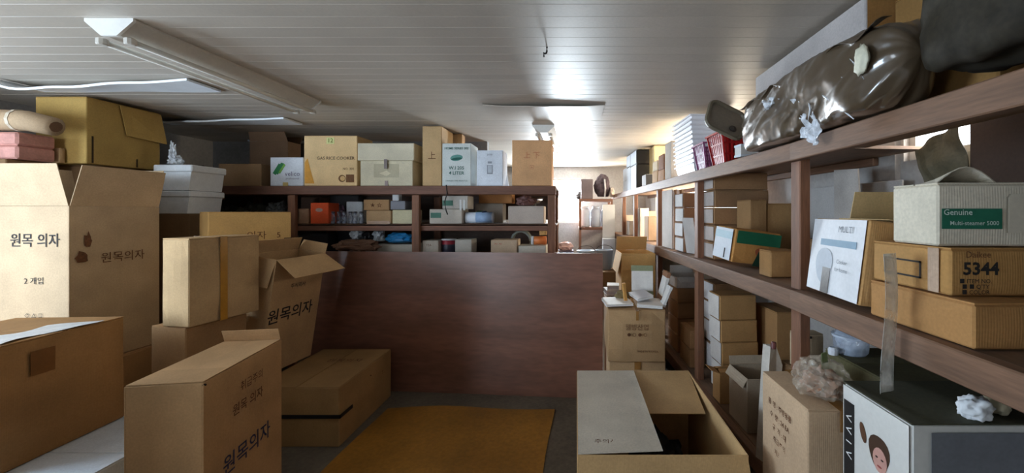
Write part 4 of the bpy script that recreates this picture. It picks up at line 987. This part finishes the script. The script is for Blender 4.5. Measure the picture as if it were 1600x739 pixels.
# low level (just above the board)
zl = ZBL + .003
bc('black bin box at the left of the low level behind the board', 466, 512, 366, zl, .18, col=(38, 34, 36)); bc('grey blue carton on the low level left of the bags', 526, 556, 360, zl, .2, Y=4.24, col=(122, 124, 136))
def bag(label, px, Y, z, rad, col, seed, rough=.4):
    o = MB().blob((0, 0, rad[2] * .72), rad, .4, 2.2, seed, 3).build('plastic_bag', plain(col, rough, .15, 14, kind='bag_film')); o.location = (W(px, 380, Y).x, Y, z); return tag(o, label, 'bag')
bag('white bag on the low level under the jars', 558, 4.05, zl + .16, (.06, .06, .06), (216, 222, 228), 3); bag('black bag on the low level between white bags', 573, 4.0, zl + .10, (.06, .06, .075), (30, 30, 34), 5)
bag('white bag beside the blue bag on the low level', 592, 4.06, zl + .14, (.055, .06, .075), (206, 214, 222), 7); bag('bright blue bag on the low level left of the post', 625, 4.0, zl + .13, (.13, .07, .055), (40, 130, 190), 9)
bc('long grey carton on the low level under the blue bag', 584, 645, 382, zl, .26, Y=3.94, col=(190, 184, 172)); bc('tan carton under the black and white bags on the low level', 548, 582, 386, zl, .24, Y=3.96, col=(150, 116, 86))
bc('small white carton standing before the long grey carton', 571, 581, 380, zl, .05, Y=3.9, col=(226, 230, 234))
b = bc('pale carton right of the middle post just above the board', 660, 685, 376, zl, .22, col=(196, 186, 172)); b.text('TEA', 'L', .4, .72, .03, M_INKR, 0)
r = empty('paint_can', (W(699, 390, 3.97).x, 4.02, zl), 'dark and red can between two cartons just above the board', 'can')
MB().lathe([(.066, 0), (.068, .004), (.068, .145), (.064, .15)], 20).build('can', plain((158, 44, 58), .4, .08, 9, kind='red_print'), r, smooth=True)
MB().lathe([(.069, .03), (.0695, .032), (.0695, .11), (.069, .112)], 20).build('dark_band', plain((44, 44, 60), .4, .08, 9, kind='dark_print'), r, smooth=True)
MB().lathe([(.07, .15), (.07, .165), (.05, .167)], 20).build('lid', plain((200, 202, 206), .3, .06, 9, kind='metal_lid'), r, smooth=True)
bc('pale carton right of the red can just above the board', 711, 737, 374, zl, .2, col=(192, 188, 178)); b = bc('tan carton with red print just above the board at right', 767, 808, 375, zl, .24, col=(206, 182, 154)); b.text('~ ~', 'L', .28, .78, .05, plain((186, 90, 80), .7, .1, 20, kind='ink'), .01)
b = bc('low pale carton under the orange can at the right end', 810, 853, 384, zl, .24, col=(196, 190, 176)); b.patch('L', .6, .12, .2, .02, ML_, 'green_line', off=.004)
r = empty('paint_can', (W(831, 384, 3.98).x, 4.0, zl + b.h + .003), 'orange and white can lying on the low pale carton', 'can')
MB().tube([(0, 0, .042), (.14, 0, .042)], .041, 16).build('can', plain((226, 130, 70), .4, .1, 9, kind='orange_print'), r, smooth=True); MB().tube([(-.004, 0, .042), (.02, 0, .042)], .043, 16).build('lid', plain((232, 232, 234), .35, .04, 9, kind='white_plastic'), r, smooth=True)
r = empty('hose_coil', (W(812, 370, 4.1).x, 4.16, zl + .0), 'grey corrugated hose coiled behind the low pale carton', 'hose')
pts = [(.10 * math.cos(t * .5) , .02 + .004 * t, .13 + .10 * math.sin(t * .5)) for t in range(0, 38)]
MB().tube(pts, .014, 8).build('hose', plain((150, 156, 146), .5, .1, 9, kind='hose'), r, smooth=True)
carton('small wooden block high on the right end of the low level', 854, yt=357, Y=3.93, zb=zl + .205, th=90, pl=843, w=.05, col=(216, 170, 100), mat=wood((206, 156, 90), (4, 1, 1)), tape=False, flaps=False, name='wooden_block', cat='block')
# left bay under the top: dark heap
for k, (px, y, rad, col, lab) in enumerate(((343, 4.08, (.14, .12, .12), (52, 50, 44), 'dark cloth heap at the left of the back rack middle level'), (396, 4.08, (.13, .13, .11), (66, 64, 54), 'olive cloth heap in the middle of the left rack bay'), (436, 4.08, (.09, .10, .12), (92, 92, 90), 'grey cloth heap beside the left post of the rack'))):
    o = MB().blob((0, 0, rad[2] * .72), rad, .5, 2.3, k + 20, 4).build('cloth_heap', plain(col, .75, .25, 12, kind='dark_fabric')); o.location = (W(px, 330, y).x, y, zm); tag(o, lab, 'cloth')
# brown cloth draped on the left end of the board
o = MB().blob((0, 0, .05), (.2, .08, .06), .4, 2, 31, 4).build('brown_cloth', plain((104, 74, 56), .8, .2, 10, kind='brown_cloth')); o.location = (W(555, 392, 3.78).x, 3.80, zl + .06); tag(o, 'brown cloth lying over the top left of the board', 'cloth')

# ------------------------------------------------------------------ FAR END
fr_ = empty('metal_rack', (.3, 6.9, 0), 'far rack below the bright back window holding white drums', 'shelf')
def fp(mb, name, mat):
    o = mb.build(name, mat, fr_); o.location = -Vector(fr_.location); return o
for z in (1.80, 1.32, .6): fp(MB().box(.05, .62, 6.9, 7.5, z - .045, z, .004), 'shelf_board', M_RACKX)
for x in (.05, .58):
    for y in (6.9, 7.45): fp(MB().box(x, x + .04, y, y + .05, 0, 1.755), 'post', M_POST)
z = 1.803
bc('grey brown bundle carton on the far rack top left', 907, 928, 275, z, .3, Y=8.7, col=(128, 112, 112)) if False else None
carton('grey brown carton on the far rack top, left of the rolled bedding', 908, yt=280, Y=6.95, zb=z, th=0, w=.20, d=.26, col=(126, 112, 112), tape=False)
r = empty('rolled_bedding', (.455, 7.08, z), 'dark rolled bedding on the far rack top', 'bedding')
MB().blob((0, 0, .2), (.135, .14, .22), .2, 1.8, 5, 4).build('roll', plain((84, 70, 74), .9, .2, 10, kind='bedding'), r); MB().tube([(.03, -.15, .02), (.04, -.165, .17), (.03, -.13, .33)], .015, 6).build('strap', plain((190, 186, 186), .6, .1, 9, kind='strap'), r)
o = MB().blob((0, 0, .1), (.04, .08, .10), .3, 2.4, 8, 3).build('cloth_bundle', plain((196, 176, 160), .8, .2, 12, kind='pale_cloth')); o.location = (.655 - .04, 7.0, z); tag(o, 'pale cloth bundle at the right of the far rack top', 'cloth')
DG = 'white drums on the far rack'
for k, x in enumerate((.10, .29, .48)):
    r = empty('plastic_drum', (x + .05, 7.08, 1.323), '%s white plastic drum on the far rack' % ('left', 'middle', 'right')[k], 'drum', DG)
    MB().lathe([(.08, 0), (.09, .015), (.09, .27), (.08, .30), (.055, .32)], 18).build('body', plain((206, 214, 226), .4, .05, 9, kind='white_plastic'), r, smooth=True)
    MB().lathe([(.058, .32), (.062, .325), (.062, .355), (.05, .36)], 14).build('lid', plain((220, 226, 234), .4, .05, 9, kind='white_plastic'), r, smooth=True)
for k, (x, yv) in enumerate(((.15, 6.2), (.44, 6.3))):
    r = empty('plastic_pail', (x, yv, .70), '%s pale pail beyond the board top' % ('left', 'right')[k], 'pail', 'pails beyond the board')
    MB().lathe([(.10, 0), (.13, .28), (.14, .285), (.14, .30), (.125, .30), (.10, .02)], 18).build('pail', plain((176, 188, 204), .4, .06, 9, kind='white_plastic'), r, smooth=True)
    MB().tube([(-.13 * math.cos(t), 0, .29 + .08 * math.sin(t)) for t in [math.pi * q / 10 for q in range(11)]], .004, 5).build('handle', M_DARK, r)
b = carton('brown crate carrying the two pails beyond the board', 882, Y=6.0, zb=0, h=.697, th=0, w=.62, d=.5, col=DKR, tape=False); b.root.location.x = -.01
o = MB().blob((0, 0, .05), (.12, .08, .08), .4, 2.2, 3, 3).build('pink_cloth', plain((196, 160, 150), .8, .1, 9, kind='pale_cloth')); o.location = (-.17, 6.35, .99); tag(o, 'pinkish cloth on the dark carton below the back window', 'cloth')
carton('dark carton below the bright back window', 872, Y=6.2, zb=0, h=.985, th=0, w=.26, d=.3, col=(84, 74, 86), tape=False, flaps=False).root.location.x = -.30
o = MB().prism([(0, 0, 0), (.2, 0, 0), (.2, 0, .55), (0, 0, .55)], (0, .03, 0)).build('foam_board', plain((216, 216, 214), .5, .05, 9, kind='white_board')); o.location = (.44, 6.75, 1.15); tag(o, 'white panel standing before the far rack', 'panel'); o.location.z = 1.15
carton('pale floor carton carrying the white panel before the far rack', 942, Y=6.62, zb=0, h=1.147, th=0, w=.20, d=.2, col=COOLW, tape=False, flaps=False)
o = MB().blob((0, 0, 0), (.09, .07, .08), .6, 3, 11, 3).build('dark_rag', plain((70, 62, 58), .8, .2, 12, kind='dark_fabric')); o.location = (.10, 7.35, 1.86); tag(o, 'dark rag at the left end of the far rack top', 'rag')

# things standing on the far part of the right rack follow its turn
for o in list(C.objects):
    if o.parent or o.type not in {'EMPTY', 'MESH'} or o.get('kind') or o.name in DONE: continue
    if o.name.split('.')[0] in ('wooden_rack', 'metal_rack', 'wrapped_bundle', 'plastic_tray', 'grey_card_sheet_'): continue
    x, y, z_ = o.location
    if .94 < x < 1.64 and 1.86 < y < 8:
        y2 = (x + BEND * Y_BEND) / (x / y + BEND)
        o.location = (x - BEND * (y2 - Y_BEND), y2, z_); o.rotation_euler.z += A_BEND
